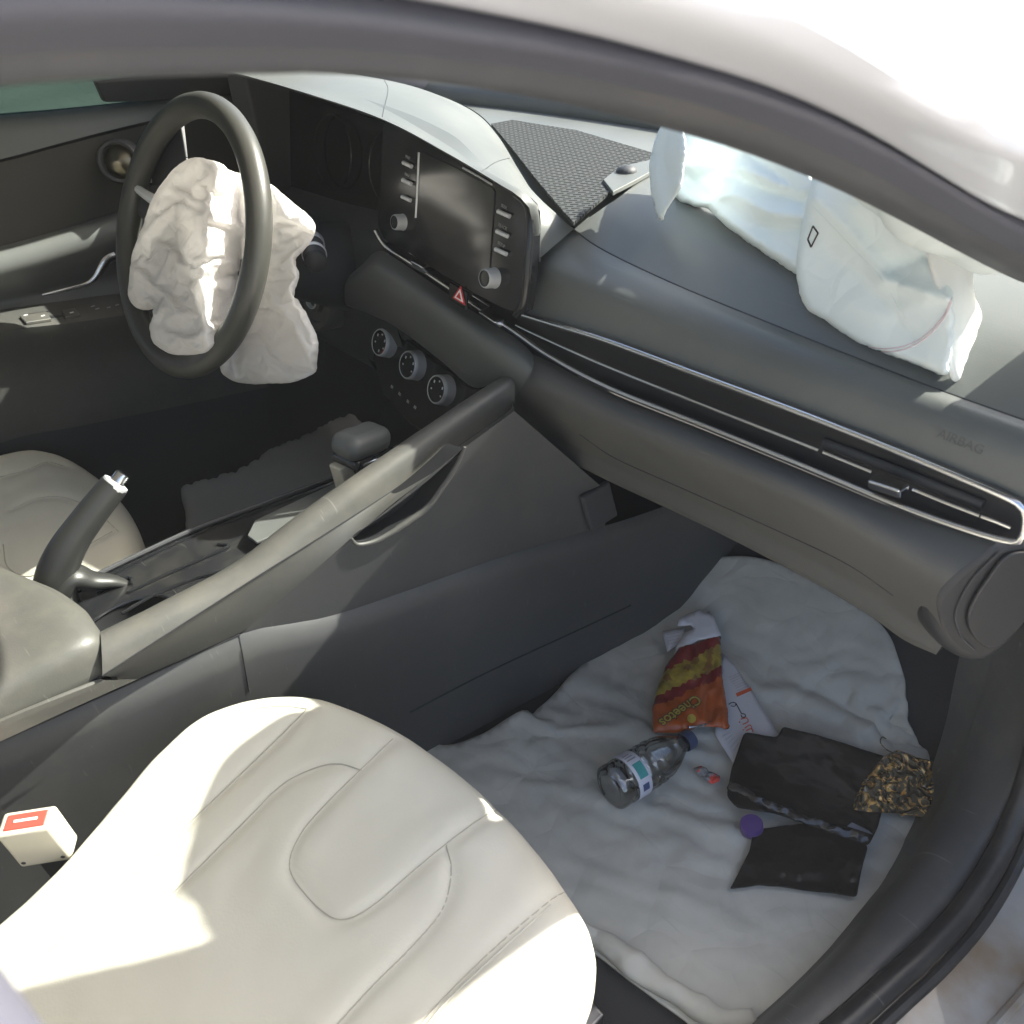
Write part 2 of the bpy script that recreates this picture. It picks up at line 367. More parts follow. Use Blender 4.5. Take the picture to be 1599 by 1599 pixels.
def windscreen():
    ed = catmull(rail_g, 60); ed = [p for p in ed if .16 < p.y < .86]
    R_ = catmull(ed, 14); L_ = [Vector((-p.x, p.y, p.z)) for p in R_]
    def across(t):      # t from -1 (left edge) to 1
        return [Vector((p.x*t, p.y+.15*(1-t*t), p.z+(.045+.0*p.y)*(1-t*t))) for p in R_]
    MB().loft([across(t) for t in (-1, -.7, -.35, 0, .35, .7, 1)], 24, 5).build('windscreen', M['windscreen'], car, up=True)
    for sg in (-1, 1):  # unseen black border, widened at the top to shade the seat
        o_ = across(sg); i_ = across(sg*.825); n_ = len(o_)
        w_ = [o_[k].lerp(i_[k], 1-.75*min(1, max(0, (o_[k].y-.28)/.2))) for k in range(n_)]
        MB().loft([[p+Vector((0, 0, -.003)) for p in r] for r in (o_, [p.lerp(q, .5) for p, q in zip(o_, w_)], w_)], 24, 2).build('seat_shade_border', M['black'], car)
    hd = [across(t)[0] for t in (-1, -.6, -.3, 0, .3, .6, 1)]
    hd = [p+Vector((0, -.01, .018)) for p in hd]
    MB().loft([hd, [p+Vector((0, -.12, .03)) for p in hd], [p+Vector((0, -.12, .012)) for p in hd], [p+Vector((0, -.005, -.006)) for p in hd], hd], 30, 2).build('roof_header', M['headliner'], car)
    # interior mirror
    mm = MB(); mm.box((0.02, .20, .955), (.115, 0, 0), (0, .012, .004), (0, -.01, .035))
    mi = mm.build('rear_view_mirror', M['dark'], car, bevel=.012)
    MB().tube([(0.02, .21, .96), (0.0, .27, 1.0), (0, .33, 1.03)], .010, n=10).build('mirror_arm', M['dark'], mi)
    # sun visors folded up under the headliner
    for x in (-.30, .30):
        MB().box((x, .17, 1.04), (.19, 0, 0), (0, .08, -.014), (0, .002, .008)).build('sun_visor', M['headliner'], car, bevel=.006)
windscreen()

def sill():
    # path of the rubber seal along the bottom of the opening, then up the pillar
    px = [(420, 2560), (1130, 1750), (1305, 1599), (1380, 1532), (1440, 1478), (1505, 1405), (1560, 1312), (1599, 1205), (1625, 1080), (1640, 950)]
    zs = [.10, .10, .10, .10, .10, .105, .13, .20, .31, .43]
    seal = [on(p[0], p[1], 'z', z) for p, z in zip(px, zs)]
    inn = [(300, 2400), (950, 1780), (1178, 1599), (1300, 1487), (1375, 1400), (1432, 1325), (1490, 1215), (1535, 1085), (1558, 985), (1590, 850)]
    zi = [.075]*4+[.078, .085, .12, .22, .31, .42]
    ins = [on(p[0], p[1], 'z', z) for p, z in zip(inn, zi)]
    low = [p+Vector((-.03, .012, -.10)) for p in ins]
    topi = [p.lerp(q, .28)+Vector((0, 0, .020)) for p, q in zip(ins, seal)]
    topo = [p.lerp(q, .78)+Vector((0, 0, .012)) for p, q in zip(ins, seal)]
    mb = MB().loft([low, [p+Vector((-.002, 0, -.02)) for p in ins], ins, topi, topo, [p+Vector((-.004, 0, -.006)) for p in seal]], 70, 6)
    s = mb.build('door_sill', M['sill'], car)
    sb = MB().tube([p+Vector((.006, 0, .004)) for p in seal], .0135, n=90, seg=12)
    sb.tube([p+Vector((.026, -.004, -.004)) for p in seal], .007, n=90, seg=8)
    sb.build('weather_seal', M['seal_black'], s)
    # painted outer sill and the hinge pillar of the body
    o0 = [p+Vector((.012, 0, -.008)) for p in seal]
    px2 = [(520, 2600), (1225, 1765), (1385, 1620), (1452, 1560), (1515, 1500), (1580, 1425), (1632, 1330), (1672, 1215), (1700, 1080), (1715, 950)]
    o1 = [on(p[0], p[1], 'z', z-.012) for p, z in zip(px2, zs)]
    o2 = [p+Vector((.045, -.02, -.012)) for p in o1]
    o3 = [p+Vector((.085, -.03, -.03)) for p in o1]
    o4 = [p+Vector((.10, -.03, -.16)) for p in o1]
    MB().loft([o0, o1, o2, o3, o4], 70, 8).build('body_sill', M['paint_rust'], car)
    # pressed ridge in the paint
    MB().tube([p+Vector((.004, -.004, .001)) for p in o2], .006, n=70, seg=8).build('sill_ridge', M['paint_rust'], car)
    # lower pillar trim inside
    return ins, seal
M['paint_rust'] = mat('scuffed silver paint', (.33, .31, .28), .4, metal=.1, coat=.4, var=.06, dust=.0)
def rustify(q):
    n = q.node_tree.nodes; L = q.node_tree.links; b = n['Principled BSDF']
    tc = n.new('ShaderNodeTexCoord'); z = n.new('ShaderNodeTexNoise'); z.inputs['Scale'].default_value = 9; z.inputs['Detail'].default_value = 8
    L.new(tc.outputs['Object'], z.inputs['Vector'])
    r = n.new('ShaderNodeMapRange'); r.inputs['From Min'].default_value = .47; r.inputs['From Max'].default_value = .66; L.new(z.outputs['Fac'], r.inputs['Value'])
    old = b.inputs['Base Color'].links[0].from_socket
    m2 = n.new('ShaderNodeMix'); m2.data_type = 'RGBA'; L.new(r.outputs[0], m2.inputs[0]); L.new(old, m2.inputs[6]); m2.inputs[7].default_value = (.22, .15, .085, 1)
    L.new(m2.outputs[2], b.inputs['Base Color'])
rustify(M['paint_rust'])
sill_in, sill_seal = sill()

# centre pillar beside the camera
def centre_pillar():
    mb = MB()
    path = [on(-40, 1470, 'x', .725)+Vector((0, -.012, .12)), on(-40, 1500, 'x', .725), on(40, 1560, 'x', .725), on(90, 1640, 'x', .725)]
    mb.tube([(.62, -.44, 1.02), (.68, -.43, .97), (.715, -.417, .92), (.73, -.415, .84), (.735, -.42, .6), (.735, -.42, .12)], .037, n=40, seg=24, up=(0, 1, 0), flat=2.0)
    o = mb.build('centre_pillar', M['trim'], car)
centre_pillar()

# floor, toe board, tunnel side, left side of the cabin
def floor():
    mb = MB()
    prof = [(-1.3, 0), (.55, 0), (.62, .02), (.95, .33), (1.0, .75)]
    rows = []
    for x in (-.74, -.14, .12, .76):
        rows.append([Vector((x, y, z)) for y, z in prof])
    v = [p for r in rows for p in r]; n = len(prof); f = [(i*n+j, (i+1)*n+j, (i+1)*n+j+1, i*n+j+1) for i in range(3) for j in range(n-1)]
    mb.add(v, f); o = mb.build('floor_carpet', M['carpet'], car, angle=30, up=True)
    # under-body and front bulkhead shell keep daylight out
    MB().box((0, 1.08, .27), (.74, 0, 0), (0, .03, 0), (0, 0, .40)).build('bulkhead', M['black'], car)
    MB().box((0, -.2, -.06), (.82, 0, 0), (0, 1.3, 0), (0, 0, .03)).build('underbody', M['black'], car)
    MB().box((.79, .86, .28), (.035, 0, 0), (0, .20, 0), (0, 0, .38)).build('kick_panel', M['dark'], car, bevel=.02)
    MB().box((-.79, .62, .28), (.03, 0, 0), (0, .46, 0), (0, 0, .42)).build('kick_panel', M['dark'], car, bevel=.02)
    MB().box((-.785, -.55, .22), (.02, 0, 0), (0, .80, 0), (0, 0, .50)).build('body_side', M['paint'], car, bevel=.01)
    return o
floor_o = floor()
def outer_body():
    rows = []
    for y, z, w in ((.86, .705, .80), (1.02, .715, .79), (1.4, .68, .77), (1.75, .60, .73), (1.95, .50, .66)):
        rows.append([Vector((w*t, y+(.12*(1-t*t) if y < 1.1 else 0), z+.035*(1-t*t))) for t in (-1, -.7, -.35, 0, .35, .7, 1)])
    MB().loft(rows, 30, 6).build('bonnet', M['paint'], car, solid=.004)
    for s in (-1, 1):
        up = [Vector((s*.80, .86, .70)), Vector((s*.785, 1.3, .68)), Vector((s*.75, 1.7, .61)), Vector((s*.67, 1.95, .49))]
        md = [Vector((s*.86, .80, .55)), Vector((s*.87, 1.3, .52)), Vector((s*.84, 1.7, .45)), Vector((s*.70, 2.02, .38))]
        lo = [Vector((s*.85, .80, -.08)), Vector((s*.86, 1.0, -.08)), Vector((s*.83, 1.75, .0)), Vector((s*.70, 2.05, .0))]
        MB().loft([up, md, lo], 24, 6).build('fender', M['paint'], car)
    MB().loft([[Vector((-.70, 2.03, .40)), Vector((0, 2.12, .42)), Vector((.70, 2.03, .40))], [Vector((-.70, 2.06, .0)), Vector((0, 2.16, .0)), Vector((.70, 2.06, .0))]], 12, 4).build('bumper', M['paint'], car)
    # the open passenger door, swung forward on its hinges
    H = Vector((.83, .74, 0)); a = radians(-24); dx = Vector((cos(a), sin(a), 0)); dn = Vector((-dx.y, dx.x, 0))
    def dp(t, z, n=0.0): return H+dx*t+dn*n+Vector((0, 0, z))
    sk = MB().loft([[dp(.02, .66), dp(.5, .68), dp(.98, .70)], [dp(0, .45, .05), dp(.5, .46, .06), dp(1.02, .47, .05)], [dp(0, .1, .045), dp(.5, .1, .05), dp(1.0, .1, .045)], [dp(.02, -.10, .0), dp(.5, -.10, .0), dp(.96, -.10, 0)]], 20, 6)
    d = sk.build('passenger_door', M['paint'], car)
    MB().loft([[dp(.02, .66), dp(.5, .68), dp(.98, .70)], [dp(.02, .62, -.06), dp(.5, .63, -.07), dp(.98, .64, -.06)], [dp(.02, .42, -.05), dp(.5, .42, -.06), dp(.98, .42, -.05)], [dp(.02, .36, -.09), dp(.5, .36, -.11), dp(.98, .36, -.09)], [dp(.02, -.10, -.05), dp(.5, -.10, -.06), dp(.96, -.10, -.05)], [dp(.02, -.10, 0), dp(.5, -.10, 0), dp(.96, -.10, 0)]], 20, 4).build('door_lining', M['dash'], d)
    MB().tube([dp(.03, .67), dp(.30, .86, -.05), dp(.62, 1.0, -.10), dp(.90, 1.0, -.10), dp(.99, .70)], .016, n=40, seg=10).build('window_frame', M['dark'], d)
    MB().add([dp(.03, .66), dp(.30, .86, -.05), dp(.62, 1.0, -.10), dp(.90, 1.0, -.10), dp(.99, .70)], [(0, 1, 2, 3, 4)]).build('door_window', M['windscreen'], d, smooth=False)
    MB().tube([dp(.40, .50, -.07), dp(.45, .51, -.10), dp(.62, .51, -.10), dp(.67, .50, -.07)], .009, n=20, seg=8).build('door_handle', M['chrome'], d)
outer_body()

# ------------------------------------------------------------------ dashboard
def dashboard():
    # --- passenger pad: from the base of the windscreen, over the seam, down to the vent strip
    seam_px = [(896, 357), (930, 383), (985, 412), (1080, 455), (1240, 520), (1340, 560), (1470, 610), (1599, 656), (1720, 700)]
    seam = row(seam_px, 'y', (.452, .405))
    tt_px = [(804, 488), (870, 508), (950, 533), (1100, 589), (1250, 645), (1400, 704), (1500, 746), (1597, 788), (1640, 806)]
    tt = row(tt_px, 'y', .372)
    mid = [a.lerp(b, .5)+Vector((0, -.013-.007*max(0, 1-i/8), .013+.006*max(0, 1-i/8))) for i, (a, b) in enumerate(zip(catmull(seam, 20), catmull(tt, 20)))]
    mid[0] = on(836, 416, 'y', .402)
    back0 = [Vector((x, .93-.10*(abs(x)/.72)**2, .715)) for x in (.02, .2, .4, .55, .70, .745)]
    back1 = [Vector((x, .70, .728)) for x in (.05, .2, .4, .55, .70, .745)]
    back2 = [a.lerp(Vector((a.x, .60, .728)), .55)+Vector((0, 0, .008)) for a in catmull(seam, 12)]
    top = MB().loft([back0, back1, back2, seam], 60, 8)
    d = top.build('dashboard', M['dash'], car, angle=60)
    tag(d, 'dark grey dashboard with split airbag seam and long vent strip')
    face = MB().loft([seam, [a.lerp(b, .25)+Vector((0, -.009, .013)) for a, b in zip(catmull(seam, 20), catmull(tt, 20))], mid, [a.lerp(b, .8)+Vector((0, -.007, .005)) for a, b in zip(catmull(seam, 20), catmull(tt, 20))], tt], 60, 6).build('upper_pad', M['dash'], d)
    bv = bvh_of(face, d)
    MB().tube(drape([(900, 361)]+seam_px[1:-1]+[(1650, 676)], bv, 90, .0), .0010, n=120, seg=6, up=(0, 0, 1)).build('airbag_seam', M['dark'], d)
    # faint raised lettering beside the seam
    o = on_bvh(1500, 690, bv); e = on_bvh(1545, 708, bv); w = on_bvh(1497, 672, bv)
    if o and e and w: letters('AIRBAG', .0115, o, e-o, w-o, M['dash_low'], 'airbag_lettering', d, lift=.0003)
    # --- far flat of the dash in front of the driver and centre
    MB().loft([[Vector((x, .93-.10*(abs(x)/.72)**2, .718)) for x in (-.74, -.5, -.2, .1)], [Vector((x, .68, .724)) for x in (-.74, -.5, -.2, .1)], [Vector((x, .46, .705)) for x in (-.74, -.5, -.2, .1)]], 40, 6).build('dash_top', M['dash'], d)
    MB().tube([Vector((x, .90-.10*(abs(x)/.72)**2, .728)) for x in (-.72, -.4, -.1, .2, .5, .72)], .030, n=50, seg=10).build('windscreen_ledge', M['dash'], d)

    # --- hood over the cluster and display
    fr_px = [(330, 108), (375, 116), (480, 146), (597, 186), (700, 240), (795, 297), (822, 316), (831, 350), (833, 412)]
    fr = [on(u, v, 'y', y) for (u, v), y in zip(fr_px, [.352, .352, .352, .352, .352, .352, .357, .366, .385])]
    bk_px = [(370, 92), (425, 97), (530, 112), (620, 130), (690, 156), (735, 190), (780, 240), (832, 300), (896, 357)]
    bk = [on(u, v, 'z', z) for (u, v), z in zip(bk_px, [.80, .80, .80, .795, .785, .775, .765, .745, .712])]
    k = 9
    fr_, bk_ = catmull(fr, 40), catmull(bk, 40); wt = [1-min(1, max(0, (i/39-.45)/.5)) for i in range(40)]
    md = [a.lerp(b, .5)+Vector((0, 0, .010*w)) for a, b, w in zip(fr_, bk_, wt)]
    hood = MB().loft([bk_, md, fr_], 60, 12)
    hood.loft([[p+Vector((.0, .02+.06*w, -.03)) for p, w in zip(bk_, wt)], [p+Vector((.0, .008+.02*w, -.008)) for p, w in zip(bk_, wt)], bk_], 60, 3)
    lw_ = [1-min(1, max(0, (i/39-.68)/.14)) for i in range(40)]
    hood.loft([fr_, [p+Vector((-.004*w, .012, -.006*w)) for p, w in zip(fr_, lw_)], [p+Vector((-.006*w-.012*(1-w), .020+.03*w, -.004*w-.006*(1-w))) for p, w in zip(fr_, lw_)]], 60, 3, 0)
    h = hood.build('instrument_hood', M['dash'], d, angle=78)
    MB().loft([[p+Vector((0, .02+.06*w, -.028)) for p, w in zip(bk_, wt)], [p+Vector((0, .02+.06*w, -.12)) for p, w in zip(bk_, wt)]], 40, 2).build('hood_back', M['dash'], d)
    bvh_h = bvh_of(h)
    MB().tube(drape([(600, 125), (606, 140), (600, 168), (597, 182)], bvh_h, 20, .0), .0007, n=24, seg=5).build('hood_joint', M['dark'], d)
    MB().tube(drape([(803, 245), (775, 253), (752, 268)], bvh_h, 16, .0), .0006, n=20, seg=5).build('hood_joint', M['dark'], d)
    # --- display panel
    P0, PN = Vector((-.03, .368, .715)), Vector((-.03, -1, .24))
    def pp(u, v, lift=0.0): return onp(u, v, P0+PN.normalized()*lift, PN)
    N = PN.normalized()
    bez = [pp(598, 190), (pp(604, 184)), pp(640, 205), pp(700, 241), pp(760, 276), pp(806, 305), pp(820, 316), pp(826, 336), pp(824, 400), pp(817, 470), pp(806, 489), pp(760, 470), pp(700, 436), pp(640, 396), pp(592, 362), pp(594, 280)]
    pb = MB().prism(catmull(bez, 80, True), -N*.02)
    panel = pb.build('display_panel', M['gloss'], d, bevel=.002, angle=30)
    # rounded right-hand edge of the panel
    MB().tube([pp(806, 306, .001), pp(821, 318, .003), pp(827, 338, .004), pp(825, 400, .004), pp(818, 470, .003), pp(806, 492, .0)], .0052, n=50, seg=12).build('panel_edge', M['gloss'], d)
    MB().tube([pp(610, 186, .001), pp(640, 204, .002), pp(700, 240, .002), pp(760, 275, .002), pp(806, 304, .001)], .0022, n=50, seg=10).build('panel_edge', M['gloss'], d)
    scr = [pp(656, 236, .0015), pp(712, 262, .0015), pp(769, 294, .0015), pp(772, 300, .0015), pp(763, 434, .0015), pp(758, 438, .0015), pp(700, 404, .0015), pp(650, 374, .0015)]
    MB().prism(scr, -N*.001).build('touchscreen', M['screen'], d, smooth=False)
    MB().tube([pp(654, 238, .002), pp(652, 290, .002), pp(649, 340, .002)], .0013, n=12, seg=8).build('screen_strip', M['satin'], d)
    MB().tube([pp(723, 262, .002), pp(745, 274, .002), pp(768, 288, .002)], .0012, n=12, seg=8).build('screen_strip', M['satin'], d)
    rt = (pp(700, 300)-pp(690, 294)).normalized(); rt = (rt-N*rt.dot(N)).normalized(); upv = N.cross(rt)
    if upv.z < 0: upv = -upv
    for (a, b), (c, e), t in (((630, 254), (643, 260), 'MAP'), ((629, 281), (642, 287), 'NAV'), ((628, 307), (641, 313), '★'), ((778, 330), (796, 338), 'SEEK'), ((776, 361), (793, 369), 'TRACK'), ((774, 389), (791, 397), 'SETUP')):
        MB().tube([pp(a, b, .0035), pp((a+c)/2, (b+e)/2, .0042), pp(c, e, .0035)], .0028, n=8, seg=10).build('button', M['satin'], d)
        if t != '★': letters(t, .0055, pp((a+c)/2+1, (b+e)/2-11, 0), rt, upv, M['greyprint'], 'button_lettering', d, lift=.0008)
    def knob(u, v, rad, depth, axis, base):
        k_ = MB().lathe(base, axis, [(rad*1.05, 0), (rad, .001), (rad*.98, depth*.85), (rad*.93, depth), (rad*.80, depth+.0006), (rad*.76, depth-.001, 1), (0, depth-.001, 1)], 40)
        return k_.build('rotary_knob', [M['knurl'], M['gloss']], d, angle=40)
    knob(624, 347, .0108, .014, N, pp(629, 347)); knob(767, 433, .0125, .016, N, pp(772, 434))
    # --- instrument cluster set back under the hood
    C0 = Vector((-.33, .44, .73)); CN = Vector((.0, -1, .2)); cn = CN.normalized()
    def cp(u, v, l=0): return onp(u, v, C0+cn*l, CN)
    MB().prism([cp(425, 132), cp(480, 150), cp(600, 192), cp(596, 370), cp(500, 345), cp(418, 315)], -cn*.01).build('instrument_cluster', M['gloss'], d, smooth=False)
    for x in (-.42, -.26):
        MB().lathe((x, .43, .725), CN, [(.055, 0), (.0565, .001), (.055, .002), (.0535, .001)], 48).build('gauge_ring', M['gloss'], d)
    MB().box((-.585, .47, .715), (.014, .01, 0), (0, .10, 0), (0, 0, .115)).build('cluster_side', M['dark'], d, bevel=.004)
    # dark shell under the hood and round the column
    MB().loft([[Vector((-.72, .44, .66)), Vector((-.4, .44, .66)), Vector((-.21, .42, .66))], [Vector((-.72, .38, .60)), Vector((-.4, .37, .61)), Vector((-.20, .375, .63))], [Vector((-.72, .37, .50)), Vector((-.4, .36, .50)), Vector((-.21, .37, .52))], [Vector((-.72, .42, .36)), Vector((-.4, .42, .36)), Vector((-.2, .42, .36))], [Vector((-.72, .6, .33)), Vector((-.4, .6, .33)), Vector((-.2, .6, .33))]], 30, 6).build('knee_panel', M['dark'], d)
    MB().prism([Vector((-.215, .37, .52)), Vector((-.215, .37, .66)), Vector((-.215, .6, .70)), Vector((-.215, .6, .33)), Vector((-.215, .42, .36))], (.01, 0, 0)).build('cluster_side', M['dark'], d)

    # --- vent strip: dark recess with three chrome lines, closed by a loop at the right end
    tb_px = [(590, 372), (640, 408), (700, 447), (760, 487), (805, 517), (860, 555), (950, 603), (1100, 663), (1250, 724), (1400, 786), (1500, 822), (1597, 848)]
    tb = row(tb_px, 'y', .368)
    tt_full = row([(600, 352), (640, 385), (700, 424), (760, 460), (804, 488), (870, 508), (950, 533), (1100, 589), (1250, 645), (1400, 704), (1500, 746), (1597, 788)], 'y', .372)
    inn = [a.lerp(b, .5)+Vector((0, .022, 0)) for a, b in zip(tt_full, tb)]
    MB().loft([tt_full, [p+Vector((0, .014, -.003)) for p in tt_full], inn, [p+Vector((0, .014, .003)) for p in tb], tb], 70, 4).build('vent_recess', M['black'], d)
    def strip(px, y, r_, name='chrome_strip', mt='chrome', flat=1.0, n=90):
        return MB().tube(row(px, 'y', y), r_, n=n, seg=10, flat=flat, up=(0, 0, 1)).build(name, M[mt], d)
    loop = row([(812, 490), (870, 508), (950, 533), (1100, 589), (1250, 645), (1400, 704), (1500, 746), (1570, 776), (1594, 790), (1601, 806), (1598, 832), (1588, 846), (1560, 842), (1500, 824), (1400, 788), (1250, 726), (1100, 665), (950, 605), (860, 557), (805, 519), (760, 489), (700, 449), (640, 410), (608, 390), (596, 378), (586, 360)], 'y', .366)
    MB().tube(loop, .0034, n=260, seg=10).build('chrome_strip', M['chrome'], d)
    strip([(806, 508), (860, 533), (950, 573), (1100, 633), (1200, 672), (1279, 703)], .374, .0024)
    strip([(1286, 706), (1330, 724), (1362, 737)], .376, .0024)
    strip([(1426, 764), (1480, 786), (1530, 805)], .376, .0024); strip([(1533, 806), (1555, 814), (1579, 824)], .374, .0024)
    strip([(640, 395), (660, 406)], .376, .0022, n=6); strip([(683, 430), (705, 445)], .376, .0022, n=6); strip([(739, 462), (766, 479)], .376, .0022, n=6)
    # vent blades behind the strips
    for px in ([(1286, 692), (1380, 728), (1460, 760), (1535, 790)], [(1290, 728), (1380, 763), (1460, 795), (1535, 822)], [(620, 382), (660, 410), (690, 430)], [(735, 470), (760, 486), (800, 508)]):
        strip(px, .388, .0035, 'vent_blade', 'dark', 1.6)
    for a, c in (((1360, 751), (1412, 768)), ((755, 488), (782, 506)), ((649, 410), (668, 420))):
        p, q = on(*a, 'y', .362), on(*c, 'y', .362); L = (q-p).length; w = .011*L/.045
        bx = MB().box((p+q)/2+Vector((0, .002, 0)), (q-p)/2, (0, .010, 0), (0, -.003, max(.006, w*.6)))
        bx.build('vent_slider', M['chrome'], d, bevel=.003)
    # hazard button
    hz = MB().prism([pp(705, 440, -.001), pp(732, 456, -.001), pp(731, 484, -.001), pp(704, 466, -.001)], N*.004).build('hazard_button', M['gloss'], d, bevel=.0008)
    tri = [pp(710, 470, .0042), pp(727, 471, .0042), pp(719, 447, .0042)]
    tri = [pp(707, 465, .0042), pp(727, 477, .0042), pp(720, 446, .0042)]
    cc = sum(tri, Vector())/3; t2 = [p.lerp(cc, .32)+N*.0007 for p in tri]; t3 = [p.lerp(cc, .62)+N*.0012 for p in tri]
    MB().prism(tri, N*.0006, 0).prism(t2, N*.0006, 1).prism(t3, N*.0006, 0).build('warning_triangle', [M['red'], M['white']], d, smooth=False)

    # --- lower pad on the passenger side (glovebox lid)
    n = 10
    c0 = [p for p in row([(815, 545), (860, 566), (950, 612), (1100, 672), (1250, 733), (1400, 795), (1500, 831), (1556, 848)], 'y', .370)]
    c1 = row([(800, 575), (855, 600), (950, 645), (1100, 705), (1250, 765), (1385, 838), (1440, 872), (1492, 896)], 'y', .338)
    c2 = row([(790, 615), (850, 640), (950, 683), (1100, 742), (1250, 805), (1370, 872), (1425, 905), (1462, 936)], 'y', .345)
    c3 = row([(792, 632), (850, 672), (950, 722), (1100, 788), (1250, 862), (1370, 928), (1428, 967), (1476, 996)], 'y', (.385, .385))
    c4 = row([(800, 645), (850, 688), (950, 734), (1100, 802), (1250, 876), (1370, 944), (1428, 984), (1479, 1004)], 'y', (.42, .42))
    c5 = [p+Vector((0, .30, .02)) for p in c4]
    gl = MB().loft([c0, c1, c2, c3, c4, c5], 60, 8).build('glovebox', M['dash_low'], d, angle=70)
    bg_ = bvh_of(gl)
    MB().tube(drape([(905, 678), (960, 715), (1060, 760), (1250, 845), (1330, 885), (1395, 930)], bg_, 60, 0), .0008, n=60, seg=5).build('glovebox_joint', M['black'], d)
    # rounded end cap on the right
    E0, EN = Vector((.692, .40, .47)), Vector((.86, -.50, .05)); en = EN.normalized()
    def ep(u, v, l=0): return onp(u, v, E0+en*l, EN)
    cap = [(1556, 850), (1522, 870), (1488, 898), (1458, 934), (1451, 960), (1462, 998), (1488, 1026), (1522, 1038), (1550, 1030), (1580, 1008), (1610, 970), (1650, 900), (1660, 830), (1606, 840)]
    MB().prism(catmull([ep(u, v) for u, v in cap], 70, True), -en*.06).build('end_cap', M['cap_dark'], d, bevel=.012, angle=60)
    MB().tube([ep(u, v, .0015) for u, v in ((1560, 862), (1524, 898), (1500, 935), (1492, 965), (1502, 995), (1522, 1014))], .0009, n=40, seg=6).build('end_cap_joint', M['dark'], d)
    MB().prism(catmull([ep(u, v, .001) for u, v in ((1575, 862), (1536, 905), (1512, 945), (1508, 970), (1520, 995), (1545, 1008), (1580, 985), (1620, 930), (1635, 870))], 60, True), en*.004).build('end_cap_panel', M['cap_dark'], d, bevel=.003, angle=60)

    # --- centre pad under the strip
    p0 = row([(560, 418), (590, 392), (620, 405), (700, 460), (760, 500), (805, 528), (828, 548), (835, 562)], 'y', .366)
    p1 = row([(545, 432), (580, 420), (620, 440), (700, 488), (760, 528), (800, 555), (822, 572), (830, 580)], 'y', .335)
    p2 = row([(538, 450), (575, 455), (620, 475), (700, 525), (750, 558), (785, 580), (808, 592), (818, 600)], 'y', .330)
    p3 = row([(543, 478), (580, 492), (620, 512), (690, 565), (735, 603), (765, 600), (790, 605), (803, 625)], 'y', .345)
    p4 = [p+Vector((0, .04, .002)) for p in p3]
    MB().loft([p0, p1, p2, p3, p4], 50, 8).build('centre_pad', M['dash'], d, angle=70)
    # climate panel
    K0 = Vector((-.15, .372, .465)); KN = Vector((-.05, -1, .42)); kn = KN.normalized()
    def kp(u, v, l=0): return onp(u, v, K0+kn*l, KN)
    MB().prism([kp(588, 500), kp(640, 534), kp(736, 606), kp(770, 600), kp(720, 690), kp(690, 690), kp(640, 662), kp(596, 612), kp(582, 560)], -kn*.02).build('climate_panel', M['gloss'], d, bevel=.003)
    kx = (kp(693, 610)-kp(648, 570)).normalized(); ky = kn.cross(kx); ky = ky if ky.z > 0 else -ky
    for i, (u, v) in enumerate(((608, 536), (652, 571), (697, 609))):
        c = kp(u, v); R_ = .0225
        MB().lathe(c, KN, [(R_*1.04, 0), (R_*1.02, .002), (R_*.99, .015), (R_*.97, .019, 2), (R_*.92, .0205, 2), (R_*.86, .020, 2), (R_*.84, .018, 1), (0, .018, 1)], 48).build('climate_knob', [M['knurl'], M['gloss'], M['satin']], d)
        mk = MB()
        for j in range(5 + (i == 0)):
            t = radians(200-j*55); q = c+kn*.0182+(kx*cos(t)+ky*sin(t))*R_*.6
            mk.box(q, kx*.0014, ky*(.0012+.0008*(j % 2)), kn*.0003, 0)
        if i == 0:
            for j in range(9):
                t = radians(20-j*9); mk.box(c+kn*.0182+(kx*cos(t)+ky*sin(t))*R_*.74, kx*.0008, ky*.0012, kn*.0003, 1)
        mk.build('dial_marks', [M['white'], M['redprint']], d, smooth=False)
    for u, v in ((612, 604), (624, 615), (637, 627), (648, 636)):
        MB().box(kp(u, v, .001), kx*.003, ky*.0022, kn*.0004).build('climate_button_icon', M['greyprint'], d, smooth=False)
    # the dark hollow under the climate panel
    MB().loft([[kp(575, 560, -.005), kp(640, 655, -.005), kp(700, 700, -.005), kp(780, 600, -.005)], [Vector((-.20, .42, .36)), Vector((-.12, .43, .34)), Vector((0, .43, .34)), Vector((.10, .40, .40))], [Vector((-.20, .40, .2)), Vector((-.12, .40, .2)), Vector((0, .40, .2)), Vector((.1, .40, .2))]], 20, 4).build('console_hollow', M['black'], d)

    # --- perforated speaker grille and sensor
    gz = .732
    g_px = [(767, 193), (800, 187), (900, 203), (1015, 237), (1046, 252), (1000, 275), (955, 297), (925, 322), (896, 347), (880, 330), (840, 283), (800, 232)]
    gp = [on(u, v, 'z', gz) for u, v in g_px]
    MB().prism(gp, (0, 0, -.004)).build('speaker_grille', M['grille'], d, smooth=False)
    sp = [on(u, v, 'z', gz+.004) for u, v in ((942, 280), (968, 260), (1020, 248), (1026, 262), (990, 282), (957, 299))]
    MB().prism(sp, (0, 0, -.006)).build('sensor_plate', M['dash'], d, bevel=.001)
    MB().lathe(on(978, 268, 'z', gz+.004), (0, 0, 1), [(.0145, -.002), (.014, .002), (.012, .005), (.007, .0075), (0, .0085)], 32).build('light_sensor', M['dark'], d)
    return d
